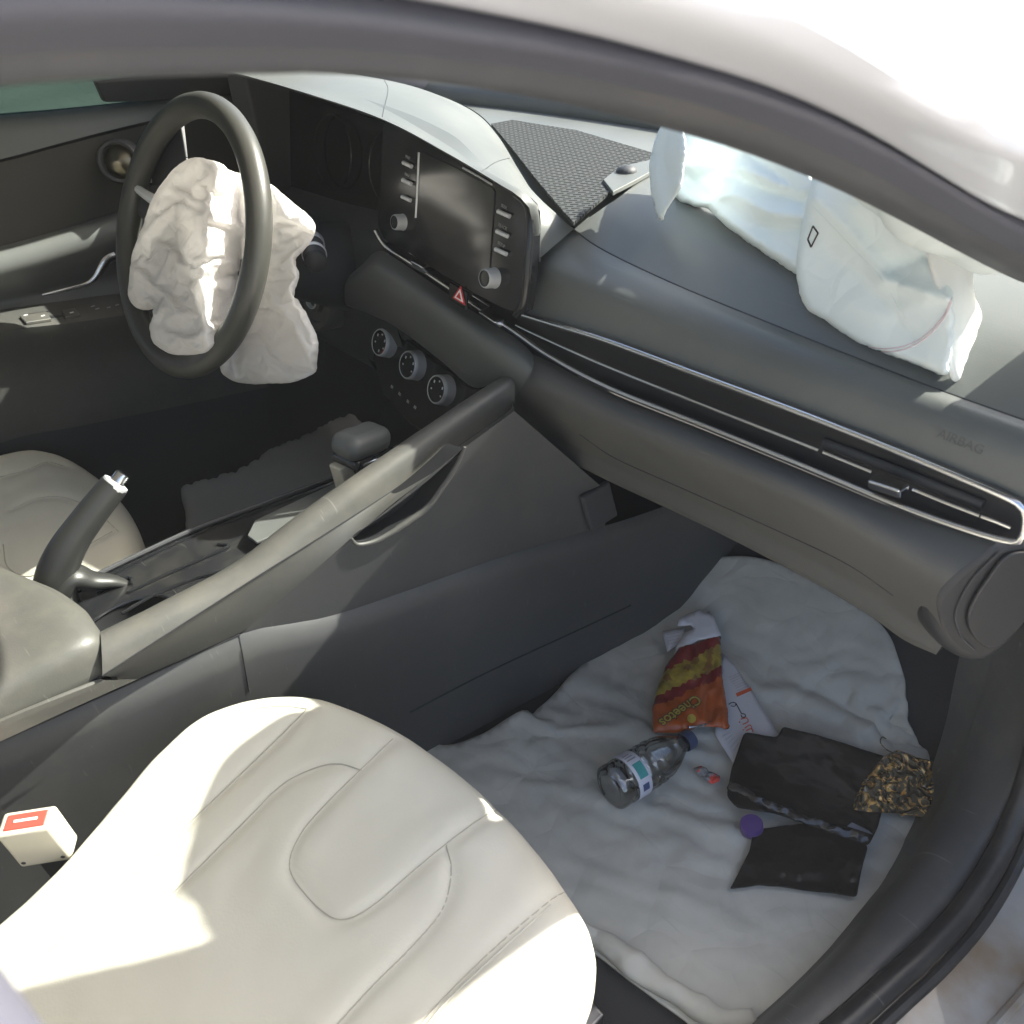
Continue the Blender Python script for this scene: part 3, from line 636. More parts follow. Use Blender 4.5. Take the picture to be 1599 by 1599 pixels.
def grille_mat():
    q = mat('speaker mesh', (.10, .105, .105), .75, spec=.15); n = q.node_tree.nodes; L = q.node_tree.links; b = n['Principled BSDF']
    tc = n.new('ShaderNodeTexCoord'); mp = n.new('ShaderNodeMapping'); mp.inputs['Rotation'].default_value = (0, 0, radians(-50)); L.new(tc.outputs['Object'], mp.inputs['Vector'])
    br = n.new('ShaderNodeTexBrick'); br.inputs['Scale'].default_value = 1; br.inputs['Mortar Size'].default_value = .0021; br.inputs['Mortar Smooth'].default_value = .1
    br.inputs['Brick Width'].default_value = .0145; br.inputs['Row Height'].default_value = .0082; br.offset = .5
    br.inputs['Color1'].default_value = (.006, .006, .007, 1); br.inputs['Color2'].default_value = (.010, .010, .011, 1); br.inputs['Mortar'].default_value = (.06, .064, .064, 1)
    L.new(mp.outputs[0], br.inputs['Vector']); L.new(br.outputs['Color'], b.inputs['Base Color'])
    bp = n.new('ShaderNodeBump'); bp.inputs['Distance'].default_value = .003; bp.inputs['Strength'].default_value = .8; L.new(br.outputs['Fac'], bp.inputs['Height']); L.new(bp.outputs[0], b.inputs['Normal'])
    return q
M['grille'] = grille_mat()
dash_o = dashboard()

# ------------------------------------------------------------------ steering wheel and column
WC = Vector((-.3415, .1322, .6782)); WT, WY = .4475, .064
wn = Vector((sin(WY)*cos(WT), -cos(WY)*cos(WT), sin(WT))); wx = Vector((cos(WY), sin(WY), 0)); wy = wn.cross(wx)
def wp(a, b, l=0): return WC+wx*a+wy*b+wn*l
def wpx(u, v, l=0): return onp(u, v, WC+wn*l, wn)
def steering():
    ring = [wp(.1765*cos(2*pi*i/24), .1765*sin(2*pi*i/24)) for i in range(24)]
    w = MB().tube(ring, .0172, n=120, seg=18, closed=True).build('steering_wheel', M['wheel'], car)
    hub = MB().lathe(wp(0, -.01, -.098), wn, [(.06, -.03), (.075, 0), (.08, .02), (.074, .034), (.05, .04), (0, .041)], 36).build('wheel_hub', M['dark'], w)
    for s in (-1,):          # the right-hand spoke is buried in the airbag
        dp_ = 0
        mb = MB().tube([wp(s*.168, .02, -.006), wp(s*.145, .017, -.012-dp_), wp(s*.12, .012, -.018-dp_), wp(s*.06, 0, -.035-dp_)], [.014, .020, .026, .034], n=20, seg=14, flat=.5, up=wn)
        mb.build('spoke', M['dark'], w)
        MB().tube([wp(s*.155, .042, .004-dp_*1.4), wp(s*.12, .035, -.002-dp_*1.4), wp(s*.08, .03, -.012-dp_*1.4)], [.006, .008, .006], n=12, seg=8).build('spoke_trim', M['satin'], w)
    MB().tube([wp(0, -.06, -.03), wp(0, -.12, -.02), wp(0, -.168, -.004)], [.034, .022, .018], n=14, seg=14, flat=.5, up=wn).build('spoke', M['dark'], w)
    # dark upper cover with silver edging, seen above the bag
    cv = [wpx(u, v, -.022) for u, v in ((232, 290), (229, 240), (233, 205), (247, 180), (270, 172), (283, 180), (290, 245), (300, 290))]
    MB().prism(cv, -wn*.003).build('spoke_cover', M['dark'], w)
    MB().tube([wpx(u, v, -.020) for u, v in ((236, 285), (231, 240), (235, 206), (249, 182), (268, 174))], .0016, n=30, seg=8).build('spoke_trim', M['satin'], w)
    MB().tube([wpx(u, v, -.018) for u, v in ((279, 178), (284, 205), (291, 246))], .0018, n=20, seg=8).build('spoke_trim', M['dark'], w)
    # column shroud and stalks
    c = MB().tube([wp(0, 0, -.06), wp(0, 0, -.14), wp(0, .01, -.30)], [.055, .06, .075], n=14, seg=24).build('steering_column', M['dark'], car)
    p = on(487, 400, 'y', .27)
    dirn = (on(470, 345, 'y', .31)-p)
    ax = Vector((.25, -.9, .25)).normalized()
    p = on(493, 408, 'y', .255)
    base = on(480, 345, 'y', .33)
    MB().tube([base, base.lerp(p, .5), p], [.014, .0155, .016], n=10, seg=20).build('stalk', M['dark'], c)
    a = (p-base).normalized()
    MB().lathe(base.lerp(p, .55), a, [(.0165, 0), (.018, .002), (.018, .016), (.0165, .018)], 36).build('stalk_ring', M['knurl'], c)
    MB().lathe(base.lerp(p, .82), a, [(.0165, 0), (.0178, .001), (.0178, .006), (.0165, .008)], 36).build('stalk_ring', M['satin'], c)
    MB().lathe(p, a, [(.016, -.002), (.0155, .004), (.012, .007), (0, .0075)], 28).build('stalk_end', M['black'], c)
    # ignition switch plate
    I0 = on(490, 470, 'y', .335); IN = Vector((.2, -1, .2))
    MB().lathe(I0, IN, [(.052, -.05), (.050, 0), (.046, .006), (.036, .004), (.034, -.004), (.02, -.004), (.018, .004), (.014, .006), (.009, .006), (.008, -.004), (0, -.006)], 44).build('ignition_surround', M['rail'], c)
    MB().lathe(I0+IN.normalized()*.004, IN, [(.0125, 0), (.0125, .003), (.0105, .004), (.0085, .002), (.0085, -.004)], 32).build('ignition_ring', M['satin'], c)
steering()

# ------------------------------------------------------------------ centre console
def planar_with_hole(mb, outer, hole, ax, mi=0):
    """flat polygon (3D points) with one hole; ax = index of the axis that is dropped"""
    pts = list(outer)+list(hole); i, j = [k for k in range(3) if k != ax]
    co = [Vector((p[i], p[j])) for p in pts]; n = len(outer); k = len(hole)
    ed = [(a, (a+1) % n) for a in range(n)]+[(n+a, n+(a+1) % k) for a in range(k)]
    r = geometry.delaunay_2d_cdt(co, ed, [list(range(n)), list(range(n, n+k))], 0, 1e-6)
    vs_, fs = r[0], r[2]; orig = r[5]
    poly = [Vector((p[i], p[j])) for p in hole]
    def inside(q):
        c = False
        for a in range(k):
            p1, p2 = poly[a], poly[a-1]
            if (p1.y > q.y) != (p2.y > q.y) and q.x < (p2.x-p1.x)*(q.y-p1.y)/(p2.y-p1.y)+p1.x: c = not c
        return c
    v = []
    for w in vs_:
        b = min(pts, key=lambda p: (p[i]-w.x)**2+(p[j]-w.y)**2)
        q = Vector(b); q[i], q[j] = w.x, w.y; v.append(q)
    f = [t for t in fs if not inside(sum((vs_[a] for a in t), Vector((0, 0)))/len(t))]
    mb.add(v, f, mi)
T0, TN = Vector((.05, -.2, .425)), Vector((-.125, .05, 1))
tn = TN.normalized()
def tp(u, v, l=0): return onp(u, v, T0+tn*l, TN)
FP, FN = Vector((.126, .0, .43)), Vector((1, -.16, -.13)).normalized()
def fk(px, off=0.0): return [onp(u, v, FP+FN*off, FN) for u, v in px]
def console():
    top = row([(787, 594), (776, 597), (600, 715), (470, 806), (370, 882), (250, 946), (157, 992)], 'x', .100)
    r0 = [p+Vector((-.018, 0, -.02)) for p in top]; r00 = [p+Vector((-.018, 0, -.12)) for p in top]
    r1 = row([(797, 604), (790, 606), (612, 728), (480, 824), (378, 900), (255, 968), (159, 1020)], 'x', .117)
    r2 = row([(800, 628), (790, 645), (640, 748), (510, 832), (400, 901), (270, 984), (160, 1055)], 'x', .124)
    r3 = fk([(803, 642), (790, 660), (640, 766), (556, 836), (450, 926), (372, 990), (216, 1060)])
    c = MB().loft([r00, r0, top, r1, r2], 70, 7).build('centre_console', M['rail'], car, angle=70)
    tag(c, 'grey centre console with sloping side rail and open pocket')
    MB().loft([r2, [a.lerp(b, .5)+Vector((.0006, 0, 0)) for a, b in zip(catmull(r2, 20), catmull(r3, 20))], r3], 60, 4).build('rail_flank', M['rail2'], c)
    MB().tube([p+Vector((.0004, 0, 0)) for p in r2], .0009, n=80, seg=6).build('rail_joint', M['black'], c)
    # flank with the storage pocket
    pk = ([(724, 700), (708, 730), (690, 755), (664, 790), (635, 812), (590, 838), (560, 845), (552, 838), (600, 803), (660, 757), (700, 722)]); pk = fk(pk, .0002)
    out = fk([(803, 642), (722, 701), (640, 767), (556, 838), (450, 928), (374, 992), (440, 977), (520, 962), (640, 922), (780, 872), (945, 822), (945, 765), (905, 745), (870, 730), (840, 700)], .0002)
    mb = MB(); hole = catmull(pk, 44, True); planar_with_hole(mb, out, hole, 0)
    mb.build('console_flank', M['console'], c, smooth=False)
    dm = MB(); inn = [p+Vector((-.028, -.002, -.004)) for p in hole]; dm.loft([hole, inn], 44, 1, closed=True)
    dm.add([p+Vector((-.0275, -.002, -.004)) for p in hole], [list(range(44))]); dm.build('storage_pocket', M['black'], c)
    lip = fk([(726, 698), (712, 728), (694, 756), (668, 791), (638, 814), (592, 842), (560, 850), (548, 840)], .001)
    MB().tube(lip, [.002, .0032, .004, .004, .0032, .0015], n=50, seg=8).build('pocket_lip', M['rail2'], c)
    # lower flank down to the carpet
    ri = fk([(-230, 1262), (0, 1158), (216, 1062), (374, 991), (440, 976), (520, 961), (640, 921), (780, 871), (945, 821), (1010, 800)], .0008); ri += [ri[-1]+Vector((.03, .16, -.01)), ri[-1]+Vector((.06, .34, -.01))]
    ra = [p+Vector((.009, 0, -.012)) for p in ri]; rb = [Vector((p.x-.002, p.y, p.z*.5)) for p in ri]; rc = [Vector((p.x-.004, p.y, -.005)) for p in ri]
    lo = MB().loft([ri, ra, rb, rc], 60, 5).build('tunnel_side', M['console'], c, angle=70)
    bl = bvh_of(lo)
    MB().tube(drape([(373, 993), (380, 1030), (389, 1080)], bl, 16, 0), .0009, n=20, seg=5).build('flank_joint', M['black'], c)
    MB().tube(drape([(640, 1112), (760, 1050), (900, 985), (985, 945)], bl, 30, 0), .0014, n=40, seg=5).build('flank_joint', M['black'], c)
    MB().tube([p+Vector((.001, 0, .0008)) for p in ri[:4]], .0011, n=40, seg=5).build('flank_joint', M['black'], c)
    b0 = onp(935, 790, FP+FN*.004, FN); MB().box(b0, (.005, 0, 0), (0, .028, 0), (0, -.01, .035)).build('bracket', M['dark'], c, bevel=.004)
    # strip under the armrest and the wall behind it
    s0 = row([(160, 1056), (60, 1097), (0, 1122), (-160, 1190)], 'x', .114); s1 = row([(160, 1062), (60, 1102), (0, 1127), (-160, 1195)], 'x', .121)
    s2 = row([(216, 1060), (100, 1112), (0, 1158), (-170, 1236)], 'x', .117)
    MB().loft([s0, s1, s2], 24, 4).build('console_strip', M['rail'], c)
    # left flank (driver's side)
    dv = [tp(u, v) for u, v in ((60, 945), (140, 905), (300, 830), (420, 785), (538, 740), (620, 700))]
    MB().loft([[p+Vector((0, 0, .004)) for p in dv], [p+Vector((-.008, 0, -.004)) for p in dv], [p+Vector((-.01, 0, -.41)) for p in dv]], 30, 4).build('driver_flank', M['console'], c)
    # glossy tray
    e = [p+Vector((.004, 0, 0)) for p in catmull(dv, 12)]
    g = [Vector((.112, p.y+.06, T0.z+.125*(.112-.05)-.05*(p.y+.06+.2))) for p in e]
    cup = tp(197, 962); cupc = Vector((.047, -.185, 0)); cupc.z = T0.z+.125*(cupc.x-.05)-.05*(cupc.y+.2)
    hole = [cupc+Vector((.036*cos(t), .046*sin(t), 0)) for t in [2*pi*i/40 for i in range(40)]]
    hole = [Vector((p.x, p.y, T0.z+.125*(p.x-.05)-.05*(p.y+.2))) for p in hole]
    outer = e+[Vector((.112, .30, T0.z+.125*.062-.05*.5))]+[Vector((.112, -.30, T0.z+.125*.062+.05*.1))]
    mb = MB(); planar_with_hole(mb, outer, hole, 2); mb.build('console_tray', M['gloss_dirty'], c, smooth=False)
    MB().loft([hole, [p+Vector((0, 0, -.03)) for p in hole], [cupc+(p-cupc)*.85+Vector((0, 0, -.07)) for p in hole], [cupc+(p-cupc)*.05+Vector((0, 0, -.072)) for p in hole]], 40, 4, closed=True).build('cup_holder', M['black'], c)
    MB().tube([p+Vector((0, 0, .0006)) for p in hole], .0022, n=60, seg=8, closed=True).build('cup_holder_ring', M['gloss'], c)
    MB().tube([p+Vector((.003, 0, .004)) for p in dv], .0032, n=60, seg=8).build('tray_edge', M['dark'], c)
    MB().tube([p+Vector((.013, 0, .002)) for p in dv], .0016, n=60, seg=8).build('tray_edge', M['gloss'], c)
    for px in ([(200, 925), (260, 897), (350, 857), (352, 851), (340, 850)], [(190, 958), (240, 930), (300, 905), (345, 893)], [(150, 925), (200, 902), (205, 912)]):
        MB().tube([tp(u, v, .0012) for u, v in px], .0022, n=40, seg=8).build('tray_rib', M['gloss'], c)
    fl = [tp(u, v, .014) for u, v in ((386, 836), (398, 812), (470, 778), (540, 746), (562, 752), (520, 786), (440, 830), (400, 846))]
    MB().prism(fl, -tn*.004).build('tray_flap', M['dash'], c, bevel=.0012)
    MB().prism([tp(u, v, .012) for u, v in ((500, 770), (535, 752), (575, 742), (560, 765))], -tn*.012).build('shift_gate', M['dark'], c, bevel=.001)
    # armrest
    # armrest: rounded cushion, its front corner bowed
    rows = []
    for y, z, w, h in ((-.222, .440, .80, .35), (-.226, .442, .92, .75), (-.242, .443, .985, .95), (-.272, .444, 1, 1), (-.40, .440, 1, 1), (-.52, .436, 1, 1), (-.66, .43, 1, 1)):
        r = []
        for i in range(36):
            t = 2*pi*i/36; cx, cz = cos(t), sin(t); q_ = .42
            x_ = math.copysign(abs(cx)**q_, cx)*.112*w; z_ = math.copysign(abs(cz)**q_, cz)*.037*h
            r.append(Vector((.004+x_, y-.055*max(0, -x_/.112+.25)*(1 if y > -.3 else 0)*.7, z+z_)))
        rows.append(r)
    mb = MB().loft(rows, 72, 5, closed=True); mb.add(catmull(rows[0], 72, True), [list(range(72))]); a = mb.build('armrest', M['armrest'], c, angle=75)
    # gear lever
    gl = empty_part('gear_lever', car)
    K = on(565, 693, 'x', 0.0)
    b = MB().box(K+Vector((0, .0, .004)), (.026, .004, 0), (-.006, .036, -.006), (.0, .004, .017))
    kn = b.build('gear_knob', M['dash'], gl, bevel=.0162); kn.modifiers['round'].segments = 5
    b = MB().box(K+Vector((0, .0, -.016)), (.025, .004, 0), (-.006, .034, -.006), (0, .002, .007)); x = b.build('knob_collar', M['gloss'], gl, bevel=.005)
    MB().tube([K+Vector((.028, -.02, -.012)), K+Vector((.031, .0, -.011)), K+Vector((.024, .034, -.016))], .0018, n=14, seg=8).build('chrome_line', M['chrome'], gl)
    st = K+Vector((-.004, -.026, -.03))
    MB().box(st+Vector((0, -.004, -.035)), (.011, .002, 0), (0, .010, 0), (0, -.004, .048)).build('gear_stem', M['belt_cream'], gl, bevel=.003)
    # handbrake
    hb = empty_part('handbrake', car)
    path = [on(u, v, 'x', -.05) for u, v in ((88, 950), (86, 915), (92, 885), (110, 848), (140, 806), (162, 778), (179, 757))]
    path = [on(90, 985, 'x', -.05)]+path
    MB().tube(path, [.023, .022, .0205, .0185, .0165, .0155, .0145], n=40, seg=18, flat=1.12, up=(0, 0, 1)).build('handbrake_lever', M['lever'], hb)
    d_ = (path[-1]-path[-2]).normalized()
    MB().lathe(path[-1], d_, [(.0143, -.004), (.0150, 0), (.0146, .003), (.011, .0042), (.010, .002)], 28).build('lever_collar', M['satin'], hb)
    MB().lathe(path[-1], d_, [(.0085, 0), (.0085, .013), (.0076, .0155), (0, .0162)], 24).build('release_button', M['chrome'], hb)
    q = [on(u, v, 'x', x) for (u, v), x in zip(((80, 935), (110, 900), (145, 906), (180, 908), (212, 916)), (-.05, -.045, -.04, -.036, -.03))]
    MB().tube(q, [.026, .022, .016, .011, .003], n=30, seg=16, flat=.62, up=(0, 0, 1)).build('lever_fairing', M['lever'], hb)
    # belt buckle between console and seat
    B = on(42, 1283, 'x', .155)
    u_ = Vector((.05, -.05, 1)).normalized(); s_ = Vector((.55, .83, 0)).normalized()*1; s_ = (s_-u_*s_.dot(u_)).normalized(); t_ = u_.cross(s_)
    bk = MB().box(B-u_*.028, s_*.0255, t_*.0135, u_*.030).build('seat_belt_buckle', M['belt_cream'], car, bevel=.004)
    tag(bk, 'cream belt buckle with red release button')
    MB().box(B+u_*.0015, s_*.019, t_*.0085, u_*.0016).build('release_button', M['red_bright'], bk, bevel=.0008)
    MB().box(B+u_*.0034, s_*.011, t_*.0014, u_*.0004).build('button_mark', M['white'], bk, smooth=False)
    for s in (-1, 1): MB().lathe(B-u_*.049-t_*.0133+s_*.019*s, -t_, [(.0022, -.001), (.0022, .0006), (0, .0006)], 12).build('screw_hole', M['dark'], bk)
    MB().box(B-u_*.11, s_*.014, t_*.004, u_*.06).build('buckle_stalk', M['dark'], bk)
    return c
def empty_part(name, parent):
    o = bpy.data.objects.new(name, None); scene.collection.objects.link(o); o.parent = parent; o.matrix_parent_inverse = parent_inv[parent.name]; o.empty_display_size = .03
    parent_inv[o.name] = Matrix(); return o
M['rail2'] = mat('console flank plastic', (.072, .072, .068), .5, bump=.2, bscale=700, var=.1, dust=.08)
M['armrest'] = mat('armrest vinyl', (.085, .085, .076), .42, bump=.25, bscale=600, var=.06, dust=.16)
M['red_bright'] = mat('red release plastic', (.75, .08, .06), .4)  # brighter red for the buckle button and sweet wrapper
console_o = console()

# ------------------------------------------------------------------ seats
def seat(name, sx, dy, label, seams):
    """sx = +1 passenger, -1 driver; contour given for the passenger side"""
    C = [(.196, -.70), (.190, -.42), (.176, -.31), (.150, -.22), (.137, -.16), (.160, -.095), (.208, -.048), (.29, -.014), (.372, .002), (.462, .004), (.538, -.006), (.600, -.026), (.630, -.070), (.641, -.16), (.645, -.30), (.647, -.70)]
    n = 240
    cont = catmull([Vector((x, y, 0)) for x, y in C], n)
    cx, cy = .38, -.36
    def ztop(x, y):
        t = max(0, min(1, (-.02-y)/.30)); t = t*t*(3-2*t)
        l = max(0, min(1, (.235-x)/.10)); r_ = max(0, min(1, (x-.535)/.09))
        l = l*l*(3-2*l); r_ = r_*r_*(3-2*r_)
        dip = .016*max(0, 1-((x-.38)/.2)**2)*max(0, min(1, (-.10-y)/.3))
        front = -.022*max(0, min(1, (y+.12)/.13))**2
        tilt = .17*max(0, -.06-y)
        return .338-tilt+.046*l*t+.040*r_*t-dip+front
    prof = [(.0, None), (.25, 0), (.5, 0), (.7, 0), (.80, 0), (.88, 0), (.935, .003), (.965, .009), (.985, .019), (.997, .034), (1.0, .052), (.995, .09), (.97, .15), (.955, .24)]
    pr_ = [Vector((a, 0.0, b)) for a, b in ((.03, 0), (.25, 0), (.5, 0), (.7, 0), (.80, 0), (.88, .0006))]+[Vector((a, 0.0, b)) for a, b in prof[6:]]
    pr_ = catmull(pr_, 84)
    v = []; f = []
    for q in pr_:
        for p in cont:
            x = cx+(p.x-cx)*q.x; y = cy+(p.y-cy)*q.x
            if p.y < -.69: y = cy+(p.y-cy)*q.x
            v.append(Vector((sx*x, y+dy, ztop(x, y)-max(0, q.z))))
    k = len(pr_)
    for i in range(k-1):
        for j in range(n-1): f.append((i*n+j, i*n+j+1, (i+1)*n+j+1, (i+1)*n+j))
    for i in range(k-1): f.append((i*n+n-1, i*n, (i+1)*n, (i+1)*n+n-1))
    half = n//2
    for j in range(half-1): f.append((j, j+1, n-2-j, n-1-j))
    bv = BVHTree.FromPolygons(v, f); lines = [(drape(px, bv, 120, 0.0), r_, mt) for px, r_, mt in seams]
    from mathutils.kdtree import KDTree
    pts = [p for L, r_, mt in lines if mt == 'seam' for p in L]; kd = KDTree(len(pts))
    for i, p in enumerate(pts): kd.insert(p, i)
    kd.balance()
    for q in v:
        d_ = kd.find(q)[2]
        q.z += -.0030*math.exp(-(d_/.006)**2)+.0011*math.exp(-((d_-.022)/.016)**2)+.0016*noise.noise(q*16)+.0006*noise.noise(q*50)
    s = mesh(name, v, f, M['cream'], car, angle=180)
    tag(s, label)
    bv = bvh_of(s)
    for px, r_, mt in seams:
        L = drape(px, bv, 90, .0002)
        if len(L) > 8: MB().tube(L, r_, n=len(L)*2, seg=6).build('seam', M[mt], s)
    # backrest
    mb = MB(); rows = []
    for y, z, w, th in ((-.60, .30, .25, .05), (-.64, .42, .26, .06), (-.70, .60, .255, .06), (-.77, .80, .225, .05), (-.80, .88, .18, .04)):
        rows.append([Vector((sx*.38+w*cos(t)*.98, y+dy+th*sin(t)*(1.0)+.03*abs(cos(t))**3, z)) for t in [2*pi*i/28 for i in range(28)]])
    mb.loft(rows, 40, 5, closed=True); mb.add(catmull(rows[-1], 40, True), [list(range(40))])
    mb.build('backrest', M['cream'], s, angle=180)
    MB().box((sx*.38, -.80+dy, .97), (.12, 0, 0), (0, .045, 0), (0, -.015, .07)).build('headrest', M['cream'], s, bevel=.035)
    MB().box((sx*.38, -.36+dy, .08), (.20, 0, 0), (0, .30, 0), (0, 0, .05)).build('seat_base', M['dark'], s, bevel=.01)
    for x in (.2, .56): MB().box((sx*x, -.36+dy, .03), (.016, 0, 0), (0, .38, 0), (0, 0, .018)).build('seat_rail', M['sat_dark'], s, bevel=.003)
    return s
M['sat_dark'] = mat('dark seat rail steel', (.06, .06, .065), .4, metal=.6, var=.2)
SEAMS = [
 ([(480, 1107), (440, 1103), (390, 1109), (340, 1132), (300, 1165), (250, 1215), (200, 1268), (150, 1325), (100, 1375)], .0008, 'seam'),
 ([(479, 1108), (400, 1186), (285, 1295), (205, 1370), (115, 1450), (60, 1500)], .0008, 'seam'),
 ([(613, 1154), (560, 1205), (500, 1265), (470, 1302), (453, 1342), (460, 1374), (500, 1420), (535, 1436), (580, 1416), (640, 1365), (700, 1315), (760, 1272), (782, 1264)], .0006, 'seam'),
 ([(565, 1203), (530, 1193), (490, 1200), (440, 1226), (390, 1275), (330, 1335), (270, 1395)], .0006, 'seam'),
 ([(697, 1320), (705, 1362), (690, 1422), (640, 1482), (580, 1542), (522, 1605)], .0007, 'seam'),
 ([(916, 1391), (880, 1394), (840, 1422), (760, 1492), (680, 1572), (650, 1610)], .0006, 'seam'),
 ([(926, 1468), (900, 1470), (860, 1500), (800, 1552), (752, 1605)], .0006, 'seam'),
 ([(860, 1413), (780, 1486), (700, 1562), (664, 1605)], .0007, 'stitch'),
]
seat_p = seat('passenger_seat', 1, 0, 'cream leather front seat in the foreground, partly in sun', SEAMS)
seat_d = seat('driver_seat', -1, -.062, 'cream leather seat beyond the handbrake', [
 ([(0, 745), (40, 735), (72, 722), (100, 728)], .0008, 'seam'), ([(20, 795), (60, 778), (105, 778), (150, 800), (185, 830)], .0006, 'seam'),
 ([(5, 850), (12, 885), (45, 900), (90, 880), (140, 850), (175, 830)], .0008, 'seam')])

# ------------------------------------------------------------------ driver's door
def driver_door():
    def R(px, x): return row(px, 'x', x)
    d0 = R([(-220, 196), (0, 177), (100, 169), (205, 158), (380, 138)], -.735)
    d1 = R([(-220, 215), (0, 195), (100, 184), (210, 170), (380, 146)], -.70)
    d2 = R([(-220, 300), (0, 249), (100, 222), (220, 192), (380, 158)], -.685)
    d3 = R([(-220, 306), (0, 254), (100, 227), (220, 197), (380, 163)], -.692)
    d4 = R([(-220, 440), (0, 385), (100, 357), (190, 328), (380, 270)], -.705)
    d5 = R([(-220, 450), (0, 396), (100, 366), (190, 338), (380, 280)], -.683)
    d6 = R([(-220, 480), (0, 425), (100, 395), (190, 366), (380, 310)], -.672)
    d7 = R([(-220, 505), (0, 446), (100, 418), (190, 390), (380, 335)], -.69)
    d8 = R([(-220, 525), (0, 470), (100, 446), (190, 424), (380, 370)], -.725)
    d9 = R([(-220, 530), (0, 484), (100, 470), (190, 458), (380, 440)], -.72)
    d10 = R([(-220, 545), (0, 513), (100, 502), (205, 487), (380, 460)], -.628)
    d11 = R([(-220, 562), (0, 527), (100, 514), (205, 499), (380, 472)], -.622)
    d12 = R([(-220, 640), (0, 590), (100, 572), (205, 553), (380, 520)], -.655)
    d13 = R([(-220, 790), (0, 692), (120, 666), (250, 640), (420, 604)], -.66)
    d14 = R([(-220, 830), (0, 740), (120, 712), (250, 682), (420, 640)], -.665)
    d15 = [Vector((-.70, p.y, -.02)) for p in d14]
    o = MB().loft([d0, d1, d2], 40, 5).build('driver_door', M['dash'], car, angle=60)
    tag(o, 'dark layered door panel with window switches and silver pull handle')
    MB().loft([d3, d4], 40, 5).build('door_inlay', M['doorbrown'], o); MB().loft([d2, d3], 40, 1).build('inlay_groove', M['black'], o)
    MB().loft([d4, d5, d6, d7, d8, d9], 40, 5).build('door_pad', M['dash'], o, angle=60)
    MB().loft([d9, d10, d11, d12, d13], 40, 6).build('door_armrest', M['rail2'], o, angle=60)
    MB().loft([d13, d14, d15], 40, 5).build('door_kick_panel', M['dark'], o)
    hp = row([(66, 461), (100, 453), (135, 444), (150, 432), (160, 416), (168, 405), (180, 400)], 'x', -.665)
    MB().tube(hp, [.002, .0028, .0032, .004, .006, .008, .008], n=40, seg=10, flat=.6, up=(1, 0, 0)).build('door_handle', M['chrome'], o)
    # window switches on the armrest
    A0, A1 = d9, d10
    a = d10[1]; nrm = (d10[2]-d10[1]).cross(d9[1]-d10[1]).normalized(); nrm = nrm if nrm.z > 0 else -nrm
    def ap(u, v, l=0): return onp(u, v, a+nrm*l, nrm)
    for q in (((30, 493), (72, 486), (80, 497), (40, 503)), ((96, 484), (116, 480), (126, 491), (102, 494))):
        MB().prism([ap(u, v, .006) for u, v in q], -nrm*.006).build('window_switch', M['rail'], o, bevel=.0015)
    for q in (((70, 483), (90, 480), (98, 494), (80, 497)), ((114, 478), (138, 475), (144, 488), (124, 491)), ((148, 476), (160, 474), (165, 484), (152, 486))):
        MB().prism([ap(u, v, .002) for u, v in q], -nrm*.004).build('switch_recess', M['black'], o, smooth=False)
    for u, v in ((40, 492), (67, 493), (112, 488), (145, 478), (152, 482), (170, 480), (183, 476)):
        MB().box(ap(u, v, .0065), (.0016, 0, 0), (0, .003, 0), nrm*.0004).build('switch_mark', M['white'] if u < 140 else M['greyprint'], o, smooth=False)
    # window glass and its frame
    MB().loft([[Vector((-.737, y, .78)) for y in (-.75, -.2, .3, .62)], [Vector((-.69, y, .9)) for y in (-.75, -.2, .25, .48)], [Vector((-.60, y, 1.03)) for y in (-.75, -.2, .12, .22)]], 20, 4).build('door_window', M['window'], o)
    # quarter trim and mirror housing ahead of the glass
    MB().prism([on(150, 127, 'x', -.70), on(245, 116, 'x', -.69), on(390, 112, 'x', -.69), on(385, 150, 'x', -.70), on(240, 158, 'x', -.71), on(165, 160, 'x', -.71)], (-.02, 0, 0)).build('mirror_trim', M['dark'], o, bevel=.004)
    # round side vent at the end of the dash
    c = on(185, 252, 'x', -.655); ax = Vector((.75, -.6, .25))
    MB().lathe(c, ax, [(.034, -.03), (.034, 0), (.031, .004), (.027, .003), (.025, -.006), (.02, -.004, 1), (.012, .004, 1), (0, .007, 1)], 40).build('side_vent', [M['dark'], M['bronze']], o)
    return o
M['doorbrown'] = mat('door inlay', (.052, .050, .046), .6, bump=.3, var=.1)
M['bronze'] = mat('smoked chrome', (.28, .25, .19), .28, metal=1)
driver_door()

